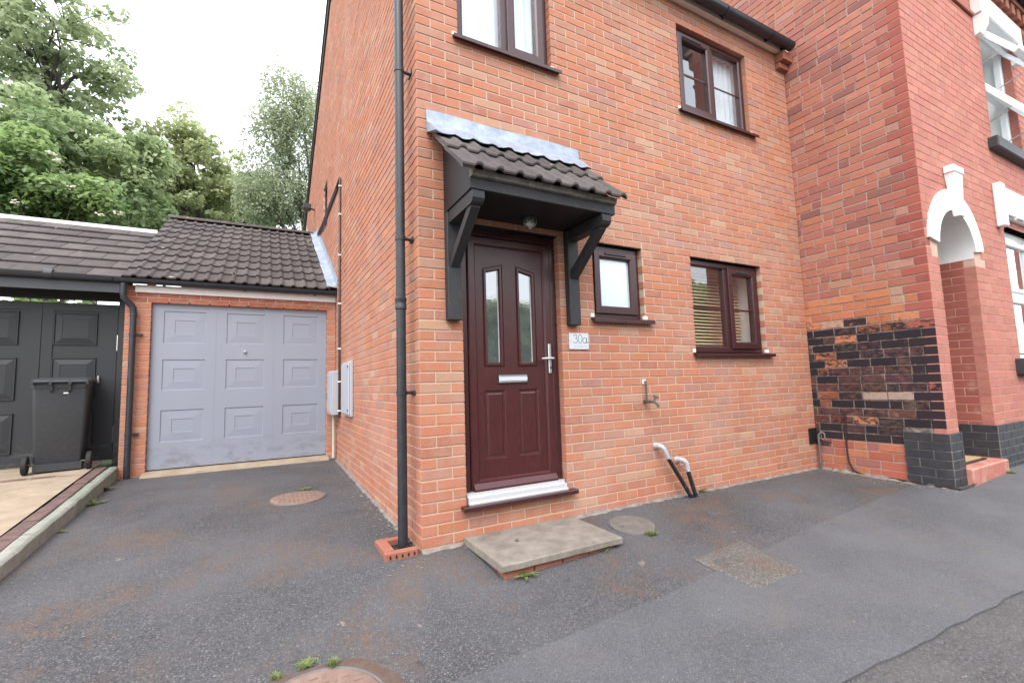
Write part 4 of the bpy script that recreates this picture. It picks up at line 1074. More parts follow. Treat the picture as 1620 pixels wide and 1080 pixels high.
gpart(MB().box(-2.232, -.128, GY+.01, GY+.09, 2.295, 2.302), 'lintel', M['soffit'])
# up-and-over door
DY = GY+.055; dx0, dx1, dz0, dz1 = -2.232, -.128, .155, 2.285
dl = gpart(MB(), 'garage_door', M['gdoor'])
bpy.data.objects.remove(dl)
cw = (dx1-dx0)/3
m = MB(); zr = [(2.185, 1.765), (1.550, 1.150), (.895, .490)]
cols_ = []
for c in range(3):
    a = dx0+c*cw; cols_.append((a+.125, a+cw-.115))
xs = sorted([dx0, dx1]+[v for p in cols_ for v in p]); zs = sorted([dz0, dz1]+[v for p in zr for v in p])
for i in range(len(xs)-1):
    for j in range(len(zs)-1):
        if i % 2 == 1 and j % 2 == 1: continue
        m.add([(xs[i], DY, zs[j]), (xs[i+1], DY, zs[j]), (xs[i+1], DY, zs[j+1]), (xs[i], DY, zs[j+1])], [(0, 1, 2, 3)])
gdoor = gpart(m, 'garage_door', M['gdoor'])
for c in range(3):
    for (zt, zb) in zr:
        o = MB().ring(rect(cols_[c][0], cols_[c][1], zb, zt), [(0, DY), (.005, DY+.009), (.012, DY+.0095), (.118, DY+.004), (.122, DY+.009), (.130, DY+.009)], True).build('panel', M['gdoor'], gdoor)
for c in (1, 2):
    x = dx0+c*cw; MB().box(x-.003, x+.003, DY-.002, DY+.01, dz0, dz1).build('door_seam', M['gdoor'], gdoor)
MB().lathe([(.020, DY-.001), (.020, DY-.020), (.012, DY-.030), (.004, DY-.031)], (-1.184, 0, 1.655), 1, 14).build('handle', M['silver'], gdoor)
gpart(MB().box(dx0-.02, dx1+.02, DY+.03, DY+.06, .06, dz1+.02), 'door_back', M['soffit'])
gpart(MB().cbox(-.122, -.092, GY-.024, GY-.001, .93, 1.05, .004), 'key_switch', M['bplast'])
m = MB(); m.box(-2.40, -.006, GY-.030, GY-.004, 2.405, 2.50); gpart(m, 'fascia', M['wfascia'])
m = MB(); m.box(-2.40, -1.55, GY-.034, GY-.0305, 2.515, 2.555); gpart(m, 'eaves_strip', M['wfascia'])
g2 = gpart(gutter(-2.60, -.012, 4.085, 2.545, .054), 'gutter', M['gplast'], True)
for x in (-2.1, -1.2, -.3): MB().box(x-.012, x+.012, 4.10, GY-.031, 2.485, 2.53).build('gutter_bracket', M['gplast'], g2)
GP = math.radians(30.3)
gr = gpart(MB().prism([(4.06, 2.555), (7.06, 2.555+3.0*math.tan(GP)), (9.7, 2.60), (9.7, 2.57), (7.06, 2.52+3.0*math.tan(GP)), (4.06, 2.53)], 0, -2.49, -.006), 'roof', M['tile'])
lay_tiles(gr, -2.505, [(TROLL2, .30)]*8, 10, 4.035, 2.567, GP, .344, .030)
for o in gr.children: o.matrix_parent_inverse = Matrix()
m = MB(); n = 12; zr_ = 2.567+3.44*math.sin(GP)+.02; yr_ = 4.035+3.44*math.cos(GP)
x = -2.51
while x < -.2:
    m = MB(); L = []
    for X in (x, x+.40):
        L.append([(X, yr_+.13*math.cos(math.pi*i/n)*1.0, zr_-.035+.075*math.sin(math.pi*i/n)) for i in range(n+1)])
    m.loops(L, False); ro = m.build('ridge_tile', M['tile'], gr, True); x += .405
# stepped lead soaker along the house wall
m = MB(); n = 40; L = []
for i in range(n+1):
    a = 3.46*i/n; y = 4.02+a*math.cos(GP); z = 2.60+a*math.sin(GP)
    L.append([(-.145+random.uniform(-.006, .006), y, z+.010), (-.14, y, z+.018), (-.07, y, z+.022+random.uniform(-.003, .003)), (-.028, y, z+.030), (-.012, y, z+.075), (-.008, y, z+.13+.055*((i*3 % 6)/6)), (-.002, y, z+.13+.055*((i*3 % 6)/6)), (-.002, y, z)])
m.loops(L, True, (True, True)); gpart(m, 'lead_flashing', M['lead'], True)
# its rainwater pipe
t, add = thing('downpipe', (-2.42, 4.15, .09), 'black downpipe with an offset bend between the two garages', 'downpipe')
pts = [(-2.50, 4.085, 2.49), (-2.50, 4.085, 2.36), (-2.495, 4.087, 2.315), (-2.47, 4.105, 2.27), (-2.43, 4.125, 2.235), (-2.405, 4.135, 2.19), (-2.40, 4.138, 2.10)]
add(MB().tube(pts, .036, 14), 'offset', M['gplast'], True)
add(MB().tube([(-2.40, 4.138, 2.14), (-2.40, 4.138, gz(-2.4, 4.1)-.01)], .033, 14), 'pipe', M['gplast'], True)
for z in (2.10, 1.86, .62): add(MB().lathe([(.033, z-.016), (.039, z-.014), (.039, z+.014), (.033, z+.016)], (-2.40, 4.138, 0), 2, 14), 'collar', M['gplast'])
for z in (1.86, .62): add(MB().box(-2.36, -2.31, 4.165, 4.1985, z-.012, z+.012), 'bracket', M['gplast'])

# ================================================================== BLACK-DOORED GARAGE
kg = empty('black_garage', (-4, 4.4, .27), 'black double-doored garage with flat grey roof tiles on the left', 'garage')
def kpart(mb, n_, mt, smooth=False, par=None):
    o = mb.build(n_, mt, par or kg, smooth)
    if par is None: o.matrix_parent_inverse = Matrix.Translation((4, -4.4, -.27))
    return o
KY = 4.50; zb_ = cz(4.45)
kpart(MB().cbox(-2.61, -2.51, KY-.06, KY+.08, zb_-.05, 2.324, .004), 'door_post', M['kdoor'])
kpart(MB().box(-7.0, -2.505, KY-.02, KY+.08, 2.325, 2.60), 'lintel', M['soffit'])
kpart(MB().box(-7.0, -2.51, 4.10, 4.13, 2.37, 2.51), 'fascia', M['kfas'])
kpart(MB().box(-7.0, -2.51, 4.131, KY-.021, 2.43, 2.445), 'soffit', M['soffit'])
def kleaf(x0, x1, hinge):
    lf = kpart(MB().box(x0, x1, KY+.012, KY+.05, zb_+.02, 2.275), 'door_leaf', M['kdoor'])
    MB().ring(rect(x0, x1, zb_+.02, 2.275), [(0, KY+.013), (0, KY+.001), (.003, KY), (.10, KY), (.10, KY+.013)]).build('leaf_frame', M['kdoor'], lf)
    xm_ = (x0+x1)/2; w = .21
    cs = (x0+.10+.21, ) if x1-x0 < .9 else (x0+.31, x1-.31)
    for cx in cs:
        for zt, zb in ((2.155, 1.745), (1.590, 1.080), (.93, .45)):
            MB().ring(rect(cx-w, cx+w, zb, zt), [(0, KY+.012), (.004, KY-.006), (.014, KY-.006), (.020, KY+.004), (.085, KY-.008), (.088, KY-.004), (.095, KY-.004)], True).build('panel', M['kdoor'], lf)
    return lf
l1 = kleaf(-3.345, -2.625, 1); l2 = kleaf(-4.07, -3.352, -1); l3 = kleaf(-4.80, -4.078, 1)
for z in (.62, 1.78): MB().tube([(-2.617, KY-.012, z-.10), (-2.617, KY-.012, z+.10)], .011, 8).build('hinge', M['silver'], l1)
MB().cbox(-2.80, -2.78, KY-.03, KY-.0005, 1.27, 1.36, .004).build('bolt', M['silver'], l1)
kpart(MB().box(-4.90, -4.81, KY-.04, KY+.08, zb_-.05, 2.324), 'door_post', M['kdoor'])
kpart(MB().box(-7.0, -4.91, KY, KY+.06, zb_-.05, 2.324), 'side_panel', M['kdoor'])
# back is open under the high side of the lean-to roof: two posts carry it
for x in (-2.56, -4.8, -6.9): kpart(MB().box(x-.05, x+.05, 6.0, 6.10, .2, 3.62), 'post', M['bwood'])
KP = GP
kr = kpart(MB().prism([(4.06, 2.532), (6.12, 2.532+2.06*math.tan(KP)), (6.12, 2.505+2.06*math.tan(KP)), (4.06, 2.51)], 0, -7.0, -2.515), 'roof', M['tile'])
def kst(r):
    n = 13; return ([(TFLAT, .333)]*n if r % 2 == 0 else [(TFLATH, .1665)]+[(TFLAT, .333)]*(n-1)+[(TFLATH, .1665)])
lay_tiles(kr, -2.512-13*.333, None, 7, 4.035, 2.542, KP, .338, .030, kst, .6)
for o in kr.children: o.matrix_parent_inverse = Matrix()
yk, zk = 4.035+7*.338*math.cos(KP), 2.542+7*.338*math.sin(KP)
kpart(MB().box(-7.0, -2.52, yk+.005, yk+.055, zk-.03, zk+.052), 'ridge_capping', M['wupvc'])
gk = kpart(gutter(-7.0, -2.60, 4.072, 2.545, .056), 'gutter', M['gplast'], True)
MB().lathe([(.059, -.04), (.062, -.035), (.062, .035), (.059, .04)], (-3.18, 4.072, 2.545), 0, 16).build('gutter_joint', M['gplast'], gk)
# its shared wall shows as the end post behind the brick pier
kpart(MB().box(-2.52, -2.504, 4.31, 6.05, .05, 2.50), 'party_wall', M['mortar'])

# ================================================================== WHEELIE BIN
BX, BY = -2.985, 3.965; bz = cz(BY)+.002
wb = empty('wheelie_bin', (BX, BY, bz), 'dark grey two-wheeled rubbish bin in front of the black garage doors', 'bin')
wb.rotation_euler = (R(2.6), 0, R(9)); wb.scale = (1, 1, 1.05)
def rr(w, d, r, z, y0, n=5):
    pts = []
    for cx, cy, a in ((w/2-r, d-r, 0), (-w/2+r, d-r, 90), (-w/2+r, r, 180), (w/2-r, r, 270)):
        for i in range(n+1):
            t_ = R(a+90*i/n); pts.append((cx+r*math.cos(t_), y0+cy+r*math.sin(t_), z))
    return pts
m = MB(); m.loops([rr(.37, .36, .03, .055, .06), rr(.40, .40, .03, .10, .035), rr(.47, .50, .04, .90, 0), rr(.485, .515, .04, .905, -.005), rr(.485, .515, .04, .955, -.005)], True, (True, True)); m.build('body', M['bin'], wb, True)
m = MB(); m.loops([rr(.500, .545, .045, .957, -.012), rr(.510, .555, .05, .962, -.016), rr(.508, .552, .05, .985, -.014), rr(.47, .50, .06, 1.005, .01), rr(.36, .38, .08, 1.014, .07)], True, (True, True)); lid = m.build('lid', M['bin'], wb, True)
m = MB(); m.tube([(-.235, -.052, .975), (.235, -.052, .975)], .015, 10)
m.build('handle_bar', M['bin'], wb, True)
for x in (-.225, -.08, .08, .225):
    m = MB(); m.box(x-.012, x+.012, -.064, .0, .945, .992); m.build('handle_bracket', M['bin'], wb)
for x in (-.075, .075): MB().prism([(-.002, .952), (-.030, .952), (-.034, .935), (-.028, .88), (-.002, .855)], 0, x-.010, x+.010).build('rib', M['bin'], wb)
m = MB(); m.box(-.20, .20, .02, .30, .02, .10); m.build('wheel_housing', M['bin'], wb)
m = MB(); m.tube([(-.275, .050, .098), (.275, .050, .098)], .011, 8); m.build('axle', M['copper'], wb)
for sx in (-1, 1):
    m = MB(); x = sx*.262; m.lathe([(.045, x-.022), (.088, x-.024), (.098, x-.016), (.098, x+.016), (.088, x+.024), (.045, x+.022)], (0, .050, .0985), 0, 26); wh = m.build('wheel', M['rubber'], wb, True)
    MB().lathe([(.050, x-.018), (.050, x+.018)], (0, .050, .0985), 0, 16).build('hub', M['bin'], wh)
m = MB(); m.add([(.03, -.0035, .852), (.06, -.0035, .850), (.066, -.0035, .862), (.04, -.0035, .866)], [(0, 1, 2, 3)]); m.v = [(x, y+.0008, z) for x, y, z in m.v]
m = MB(); m.box(.025, .065, -.004, .003, .843, .856); m.build('sticker', M['wpaint'], wb)

# ================================================================== NEIGHBOUR HOUSE
nh = empty('neighbour_house', (5.5, -1.2, 0), 'older red brick terraced house on the right with white arch and black plinth', 'house')
NPI = Matrix.Translation((-5.5, 1.2, 0))
def npart(mb, n_, mt, smooth=False, par=None):
    o = mb.build(n_, mt, par or nh, smooth)
    if par is None: o.matrix_parent_inverse = NPI
    return o
NX, NY, NC, NL = 4.79, -1.2, .090, .238
SPAL = [(34, (0.365, 0.138, 0.102)), (26, (0.40, 0.155, 0.106)), (18, (0.315, 0.122, 0.098)), (8, (0.40, 0.160, 0.098)), (6, (0.235, 0.100, 0.088)), (5, (0.37, 0.19, 0.145))]
OPAL = [(40, (0.42, 0.150, 0.080)), (30, (0.47, 0.185, 0.095)), (12, (0.33, 0.105, 0.07)), (8, (0.43, 0.25, 0.18))]
LPAL = [(30, (0.40, 0.120, 0.075)), (14, (0.44, 0.16, 0.085)), (8, (0.33, 0.13, 0.105))]
FPAL = [(40, (0.435, 0.166, 0.128)), (30, (0.45, 0.176, 0.135)), (14, (0.42, 0.156, 0.122)), (4, (0.46, 0.195, 0.145))]
QPAL = [(30, (0.32, 0.092, 0.070)), (14, (0.29, 0.082, 0.064))]
ns = Wall('S', NX)
ns.hidden = lambda u, z: u < 0.0 and z < 5.2 or (u > .86 and z < .5)
ZTOP = 7.4
random.seed(21)
for k in range(-2, int(ZTOP/NC)):
    z0, z1 = k*NC+.0065, (k+1)*NC-.0065; zc_ = (z0+z1)/2
    u_min = 0.0 if z1 < 5.1 else -3.0
    u_min = -.06 if u_min == 0 else u_min
    qz = .225 if k % 2 else .112                                   # pressed quoin bricks tooth into the corner
    if zc_ > .5:
        c = pick(QPAL); al = 0.0
        if zc_ < 1.55: al = .80 if random.random() < .8 else .56
        elif zc_ < 1.65: al = .5
        ns.lay(1.2-qz, 1.2-.003, z0, z1, c[:3]+(al,), .1)
    else: qz = .345
    u = 1.2-qz-.006; u -= 0
    while u > u_min:
        hd = random.random() < (.42 if k % 4 == 0 else .10)
        w = .108 if hd else .226
        w *= random.uniform(.96, 1.04); a = max(u-w, u_min)
        if a-u_min < .03: a = u_min
        if zc_ > 1.95: c = pick(SPAL); al = 0.0
        elif zc_ > 1.60: c = pick(OPAL); al = 0.0 if zc_ > 1.68 else (.42 if random.random() < .6 else .66)
        elif zc_ > .46:
            c = pick(OPAL); p = random.random(); lowrow = zc_ < .95
            al = (.70 if p < .42 else .53 if p < .78 else .46) if not lowrow else (.70 if p < .24 else .50 if p < .66 else .42)
            if p < .02 and lowrow: al = .30
            p2 = random.random()
            if p2 < .74: c = tuple(v*random.uniform(.8, 1.3) for v in (0.082, 0.040, 0.038))+(0,)
            elif p2 < .90: c = (c[0]*.5, c[1]*.46, c[2]*.48, 0)
            if .80 < zc_ < .89 and .62 < u < 1.0: c = (0.36, 0.27, 0.22, 0); al = 0.36
        elif zc_ > .40: c = pick(LPAL); al = .72 if random.random() < .75 else .5
        else: c = pick(LPAL); al = .58 if (zc_ > .30 and u < .35) else 0.0
        dz = random.uniform(-.002, .002)
        ns.lay(a+.006, u-.002, z0+dz, z1+dz, c[:3]+(al,), .1, random.uniform(-.003, .002))
        u = a-.004
m_side = mortar('side_wall', ns, -3.0, 1.2-.006, -.2, ZTOP, [], .0075, .098, M['oldmortar'], nh); m_side.matrix_parent_inverse = NPI
# front: doorway arch, ground window, upper window
AC, AZ, AR = 5.52, 2.335, .468
JL, JR = AC-AR, AC+AR
NWG = (7.02, 8.15, 1.222, 2.85); NWU = (7.02, 8.15, 3.95, 5.56)
NOPEN = [(JL, JR, -.3, AZ), NWG, NWU]
nf = Wall('F', NY); NFX1 = 9.6; FC = .0765
nf.hidden = None
def in_arch(a, b, z0, z1):
    return any((x-AC)**2+max(0, z-AZ)**2 < (AR+.10)**2 and z > AZ-.01 for x in (a, (a+b)/2, b) for z in (z0, z1))
k = -2
while k*NC < 5.95:
    z0, z1 = k*NC+.003, (k+1)*NC-.003
    u = NX+(.226 if k % 2 == 0 else .113); js = [NX+.0035]
    while u < NFX1: js.append(u); u += .230 if k % 2 == 0 else .230
    js.append(NFX1)
    for a, b in zip(js, js[1:]):
        if in_arch(a, b, z0, z1): continue
        if z1 < .49 and a < JL+.02: pass
        c = pick(FPAL)
        for q in cut(None, a+(.002 if a > NX+.005 else 0), b-.002, z0, z1, NOPEN): nf.lay(*q, c, .1, 0, 0)
    k += 1
m_front = mortar('front_wall', nf, NX+.006, NFX1, -.3, 6.4, [(JL, JR, -.3, AZ+AR+.05), NWG, NWU], .004, .098, M['thinmortar'], nh); m_front.matrix_parent_inverse = NPI
# right-hand cheek of the porch
nj = Wall('S', JR)
k = -1
while k*NC < AZ+.02:
    z0, z1 = k*NC+.004, (k+1)*NC-.004
    u = 1.2-(.115 if k % 2 else .228); js = [1.2-.1005]
    pts = [1.099, 1.2-(.10 if k % 2 else .10)]
    a = 1.099; first = True
    while a > .30:
        w = .115 if (first and k % 2) else .228
        nj.lay(a-w+.005, a-.002, z0, min(z1, AZ), pick(QPAL), .1); a -= w; first = False
    k += 1
m_j = mortar('porch_wall', nj, .30, 1.099, -.3, AZ, [], .004, .098, M['thinmortar'], nh); m_j.matrix_parent_inverse = NPI
commit([(ns, m_side), (nf, m_front), (nj, m_j)], [(M['ob'], M['obm'])] if False else [(M['ob'], M['obm'])], 300)
# porch inside: left wall, back wall with door, white vault
m = MB(); m.box(JL-.02, JL, -1.10, -.30, -.2, AZ); m.box(JL, JR, -.30, -.28, -.2, AZ+.6)
npart(m, 'porch_back', M['wpaint'])
npart(MB().cbox(JL+.08, JR-.08, -.36, -.305, .17, 2.2, .006), 'porch_door', M['kfas'])
m = MB(); n = 24; L = []
for y in (-1.196, -1.0, -.7, -.31): L.append([(AC+AR*.998*math.cos(math.pi*i/n), y, AZ+AR*.998*math.sin(math.pi*i/n)) for i in range(n+1)])
m.loops(L, False); npart(m, 'vault', M['wpaint'], True)
# spandrel closing bricks round the arch, then the white arch ring and keystone
m = MB(); ro = AR+.225
def archring(r0, r1, y0, y1, a0, a1, n=30):
    m = MB(); L = []
    for i in range(n+1):
        w = R(a0+(a1-a0)*i/n); c, s = math.cos(w), math.sin(w)
        L.append([(AC+r0*c, y0, AZ+r0*s), (AC+r1*c, y0, AZ+r1*s), (AC+r1*c, y1, AZ+r1*s), (AC+r0*c, y1, AZ+r0*s)])
    m.loops(L, True, (True, True)); return m
npart(archring(AR-.001, ro, NY-.022, NY+.06, 8, 172), 'arch', M['wpaint'], True)
m = MB(); m.add([(AC-.055, NY-.075, 2.745), (AC+.055, NY-.075, 2.745), (AC+.115, NY-.085, 3.235), (AC-.115, NY-.085, 3.235), (AC-.055, NY-.02, 2.745), (AC+.055, NY-.02, 2.745), (AC+.115, NY, 3.235), (AC-.115, NY, 3.235)], [(0,1,2,3),(4,7,6,5),(0,4,5,1),(1,5,6,2),(2,6,7,3),(3,7,4,0)])
ks = npart(m, 'keystone', M['wpaint']); MB().cbox(AC-.125, AC+.125, NY-.095, NY, 3.19, 3.27, .008).build('keystone_cap', M['wpaint'], ks)
MB().cbox(AC-.06, AC+.06, NY-.085, NY-.02, 2.72, 2.76, .006).build('keystone_foot', M['wpaint'], ks)
# plinth bricks, painted black
def plinth(frame, plane, u0, u1, ztop, proud, name='plinth'):
    W = Wall(frame, plane)
    par = mortar(name, W, u0, u1, -.25, ztop-.004, [], -proud+.004, .02, M['kmortar'], nh); par.matrix_parent_inverse = NPI
    k = 0; z = ztop
    while z > -.12:
        z0 = z-.084; js = [u0]; u = u0+(.115 if k % 2 else .23)
        while u < u1-.03: js.append(u); u += .23
        js.append(u1)
        for a, b in zip(js, js[1:]):
            if b-a < .02: continue
            o = bpy.data.objects.new('brick', brick_mesh(b-a-.008, .078, .03, M['kbrick'])); COL.objects.link(o); o.parent = par
            o.location = W.P((a+b)/2, -proud+random.uniform(-.001, .001), z0+.042); o.rotation_euler = (0, 0, W.rotz())
        z = z0; k += 1
    return par
plinth('S', NX, .855, 1.2+.022, .50, .022)
plinth('F', NY, NX-.020, JL+.004, .50, .0225)
plinth('F', NY, JR-.004, NFX1, .50, .0225)
plinth('S', JR, .32, 1.2+.020, .50, .020)
# red painted step of the porch
m = MB(); m.cbox(JL-.01, JR-.022, -1.275, -.31, -.15, .155, .012); st = npart(m, 'porch_step', M['redstep'])
tm, add = thing('doormat', (5.42, -.95, .157), 'half-round coir doormat on the red porch step', 'doormat')
add(MB().prism([(5.46+.33*math.cos(R(a)), -1.16+.52*math.sin(R(a))) for a in range(0, 181, 10)], 2, .1555, .170), 'border', M['rubber'])
add(MB().prism([(5.46+.27*math.cos(R(a)), -1.135+.44*math.sin(R(a))) for a in range(0, 181, 10)], 2, .1705, .182), 'pile', M['coir'])
# stone heads, sills, string courses, cornice
m = MB(); m.cbox(6.80, 8.40, NY-.05, NY+.04, 2.94, 3.33, .01); hd_ = npart(m, 'window_head', M['wpaint'])
MB().cbox(6.775, 6.90, NY-.085, NY, 2.80, 3.34, .012).build('bracket', M['wpaint'], hd_)
for i in range(4): MB().cbox(6.97+i*.33, 7.24+i*.33, NY-.075, NY-.0505, 2.955, 3.02, .01).build('moulding', M['wpaint'], hd_)
m = MB(); m.cbox(6.86, 8.32, NY-.10, NY+.05, 5.56, 5.84, .012); hu = npart(m, 'window_head', M['wpaint'])
for x in (6.88, 8.17): MB().prism([(NY+.0, 5.30), (NY-.05, 5.32), (NY-.10, 5.42), (NY-.115, 5.555), (NY, 5.555)], 0, x, x+.13).build('bracket', M['wpaint'], hu)
npart(MB().cbox(6.82, 8.30, NY-.085, NY+.1, 1.02, 1.218, .012), 'sill', M['kbrick'])
npart(MB().cbox(6.86, 8.30, NY-.095, NY+.1, 3.80, 3.946, .012), 'sill', M['kbrick'])
for a, b in ((NX+.0, 6.858), (8.322, NFX1)): npart(MB().cbox(a, b, NY-.028, NY-.001, 5.535, 5.585, .006), 'string_course', M['terra'])
npart(MB().prism([(NY, 5.80), (NY-.03, 5.82), (NY-.065, 5.87), (NY-.07, 5.93), (NY, 5.93)], 0, NX+.0, NFX1), 'cornice', M['terra'])
x = NX+.05
while x < NFX1-.1: npart(MB().cbox(x, x+.115, NY-.115, NY, 5.95, 6.10, .006), 'dentil', M['terra']); x += .225
npart(MB().box(NX, NFX1, NY-.13, NY+.05, 6.105, 6.18), 'eaves_course', M['terra'])
ng = npart(gutter(NX-.05, NFX1, NY-.20, 6.235, .065), 'gutter', M['gplast'], True)
m = MB(); roofslab(m, NY-.22, 6.29, 3.2, 9.0, NX-.03, NFX1, .08); npart(m, 'roof', M['tile'])
# white windows
def nwin(O, zt, lab):
    x0, x1, z0, z1 = O
    w = npart(MB().ring(rect(x0, x1, z0, z1), [(0, NY+.16), (0, NY+.092), (.006, NY+.085), (.052, NY+.085), (.060, NY+.10), (.060, NY+.16)]), 'window', M['wupvc']); tag(w, lab)
    for zz in zt: MB().cbox(x0+.056, x1-.056, NY+.087, NY+.155, zz-.045, zz+.045, .005).build('transom', M['wupvc'], w)
    MB().box(x0-.1, x1+.1, NY+.9, NY+.92, z0-.1, z1+.1).build('room_back', M['room'], w)
    m = MB(); m.box(x0-.02, x0, NY+.16, NY+.92, z0, z1); m.box(x1, x1+.02, NY+.16, NY+.92, z0, z1); m.box(x0, x1, NY+.16, NY+.92, z1, z1+.02); m.box(x0, x1, NY+.16, NY+.92, z0-.02, z0); m.build('room', M['room'], w)
    return w
w = nwin(NWG, (2.02,), 'white ground floor window of the old house')
MB().box(7.02, 8.15, NY+.10, NY+.15, 2.72, 2.85).build('head_panel', M['wupvc'], w)
for (za, zb2) in ((1.285, 1.975), (2.065, 2.72)):
    s = bar_ring(7.075, 8.095, za, zb2, .055, NY+.070, NY+.14).build('casement', M['wupvc'], w)
    MB().box(7.125, 8.045, NY+.105, NY+.111, za+.05, zb2-.05).build('pane', M['glass'], w)
m = MB(); L = []
for i in range(30): L.append([(7.20+.7*i/29, NY+.30+.02*math.sin(i*1.7), 1.25), (7.20+.7*i/29, NY+.30+.02*math.sin(i*1.7), 2.8)])
m.loops(L, False); m.build('curtain_or_fill', M['curt'], w, True)
w = nwin(NWU, (4.78,), 'white upper window of the old house with both sashes tilted open')
for zh, ht in ((5.50, .66), (4.735, .70)):
    ang = R(33)
    sm = Matrix.Translation((0, NY+.085, zh)) @ Matrix.Rotation(-ang, 4, 'X')
    sash_o = MB().ring(rect(7.05, 8.12, -ht, 0), [(0, .0), (0, -.055), (.006, -.06), (.060, -.06), (.070, -.045), (.070, 0)]).xf(sm).build('casement', M['wupvc'], w)
    MB().box(7.115, 8.055, -.030, -.024, -ht+.065, -.065).xf(sm).build('pane', M['glass'], w)
    for x in (7.14, 8.03): MB().tube([(x, NY+.11, zh-ht*.75), (x, NY+.085-math.sin(ang)*ht*.6, zh-math.cos(ang)*ht*.75)], .008, 6).build('stay', M['silver'], w)

# cable clipped down the neighbour's side wall
t, add = thing('wall_cable', (NX, -.5, .2), 'thin dark cable hanging down the black painted brick and along the ground', 'cable')
q = lambda px, py: on(px, py, 0, NX-.012)
pts = [q(1337, 651), q(1338, 668), q(1338.5, 690), q(1340, 712), q(1343, 730), q(1350, 743), q(1362, 749.5), q(1376, 752), q(1392, 754), q(1415, 757)]
q2_ = lambda px, py: on(px, py, 0, NX-.036)
pts = [Vector(p) for p in pts]+[q2_(1440, 762), q2_(1470, 767.5), q2_(1498, 770), Vector((NX-.03, -1.250, -.002)), Vector((NX+.12, -1.262, .0)), Vector((NX+.30, -1.27, .015))]
add(MB().tube(pts, .0085, 6), 'cable', M['cable'], True)
# hose bracket and thin grey post in the corner
t, add = thing('corner_pipe', (NX-.06, -.06, 0), 'short grey pipe standing in the corner between the two houses', 'pipe')
add(MB().tube([(NX-.05, -.05, -.02), (NX-.05, -.05, .30), (NX-.05, -.05, .40)], .013, 8), 'pipe', M['irong'], True)
m = MB(); m.tube([(NX-.05, -.05, .40), (NX-.05, -.08, .44), (NX-.05, -.12, .42), (NX-.05, -.12, .37), (NX-.05, -.09, .35)], .008, 6); add(m, 'hook', M['silver'], True)
add(MB().cbox(NX-.16, NX-.01, -.012, -.001, .30, .48, .003), 'back_plate', M['soffit'])

# cement fillets along the foot of both walls
def fillet(name, P, n, w, h):
    m = MB(); L = []
    for i in range(n+1):
        (x, y), (ox, oy) = P(i/n); k = random.uniform(.4, 1.2)
        zg = gz(x, y); L.append([(x, y, zg+h*k), (x+ox*w*k*.5, y+oy*w*k*.5, zg+h*k*.35), (x+ox*w*k, y+oy*w*k, zg-.004)])
    m.loops(L, False); return tag(m.build(name, M['cement'], None, False), kind='structure')
fillet('cement_fillet', lambda t_: ((1.25+3.5*t_, -.002), (0, -1)), 90, .034, .016)
fillet('cement_fillet', lambda t_: ((NX-.002, -.02-1.20*t_), (-1, 0)), 30, .08, .026)
fillet('cement_fillet', lambda t_: ((-.002, .30+3.8*t_), (-1, 0)), 80, .040, .014)
fillet('cement_fillet', lambda t_: ((.0+.30*t_, -.002), (0, -1)), 10, .035, .016)

# ================================================================== PLANTS
def leafmesh(name, pts, nrm, size, mat, tints, aspect=1.7, fold=.25):
    """one diamond leaf per point (numpy), bent along its midrib"""
    n = len(pts); nrm = nrm/np.linalg.norm(nrm, axis=1, keepdims=True)
    r = rng.normal(size=(n, 3)); a = np.cross(nrm, r); a /= np.linalg.norm(a, axis=1, keepdims=True); b = np.cross(nrm, a)
    s = size*rng.uniform(.45, 1.35, (n, 1)); L = s*aspect/2; W = s/2
    v = np.stack([pts-a*L, pts+b*W+nrm*s*fold*.5, pts+a*L, pts-b*W+nrm*s*fold*.5], 1).reshape(-1, 3)
    me = bpy.data.meshes.new(name); me.vertices.add(4*n); me.vertices.foreach_set('co', v.astype(np.float32).ravel())
    me.loops.add(6*n); me.polygons.add(2*n)
    base = (np.arange(n)*4)[:, None]; idx = np.concatenate([base+np.array([0, 1, 2]), base+np.array([0, 2, 3])], 1).ravel()
    me.loops.foreach_set('vertex_index', idx.astype(np.int32)); me.polygons.foreach_set('loop_start', (np.arange(2*n)*3).astype(np.int32))
    me.update(calc_edges=True); me.validate()
    at = me.attributes.new('tint', 'FLOAT', 'POINT'); at.data.foreach_set('value', np.repeat(tints, 4).astype(np.float32))
    me.materials.append(mat); return me
def limbs(m, p, d, length, r, depth, tips, spread=.55, up=.15, n=4):
    pts = [p]; q = p.copy(); dd = d.normalized(); rs = [r]
    for i in range(n):
        dd = (dd+Vector((random.uniform(-1, 1), random.uniform(-1, 1), random.uniform(-.6, 1)))*.13+Vector((0, 0, up*.2))).normalized()
        q = q+dd*length/n; pts.append(q.copy()); rs.append(r*(1-.5*(i+1)/n))
    m.tube(pts, rs, 7 if r > .05 else 5, False); tips.append(q)
    if depth <= 0: return
    for k in range(random.choice((3, 4))):
        w = random.uniform(0, 2*math.pi); t = random.uniform(.45, 1.0); i = min(n, max(1, int(t*n)))
        nd = (dd+Vector((math.cos(w), math.sin(w), random.uniform(-.1, .6)))*spread*1.5).normalized()
        limbs(m, pts[i], nd, min(length, 2.2)*random.uniform(.40, .60), rs[i]*.62, depth-1, tips, spread, up, n)
def crown_points(clumps, per, flat=.6):
    P, Nn, T = [], [], []
    for (c, r, t) in clumps:
        k = int(per*r*r*rng.uniform(.8, 1.2)); v = rng.normal(size=(k, 3)); v /= np.linalg.norm(v, axis=1, keepdims=True)
        rad = r*rng.uniform(.35, 1.0, (k, 1))**.55
        p = np.array(c)+v*rad*np.array([1, 1, flat]); P.append(p)
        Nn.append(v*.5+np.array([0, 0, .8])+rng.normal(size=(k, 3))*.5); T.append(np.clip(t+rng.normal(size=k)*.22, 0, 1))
    return np.concatenate(P), np.concatenate(Nn), np.concatenate(T)
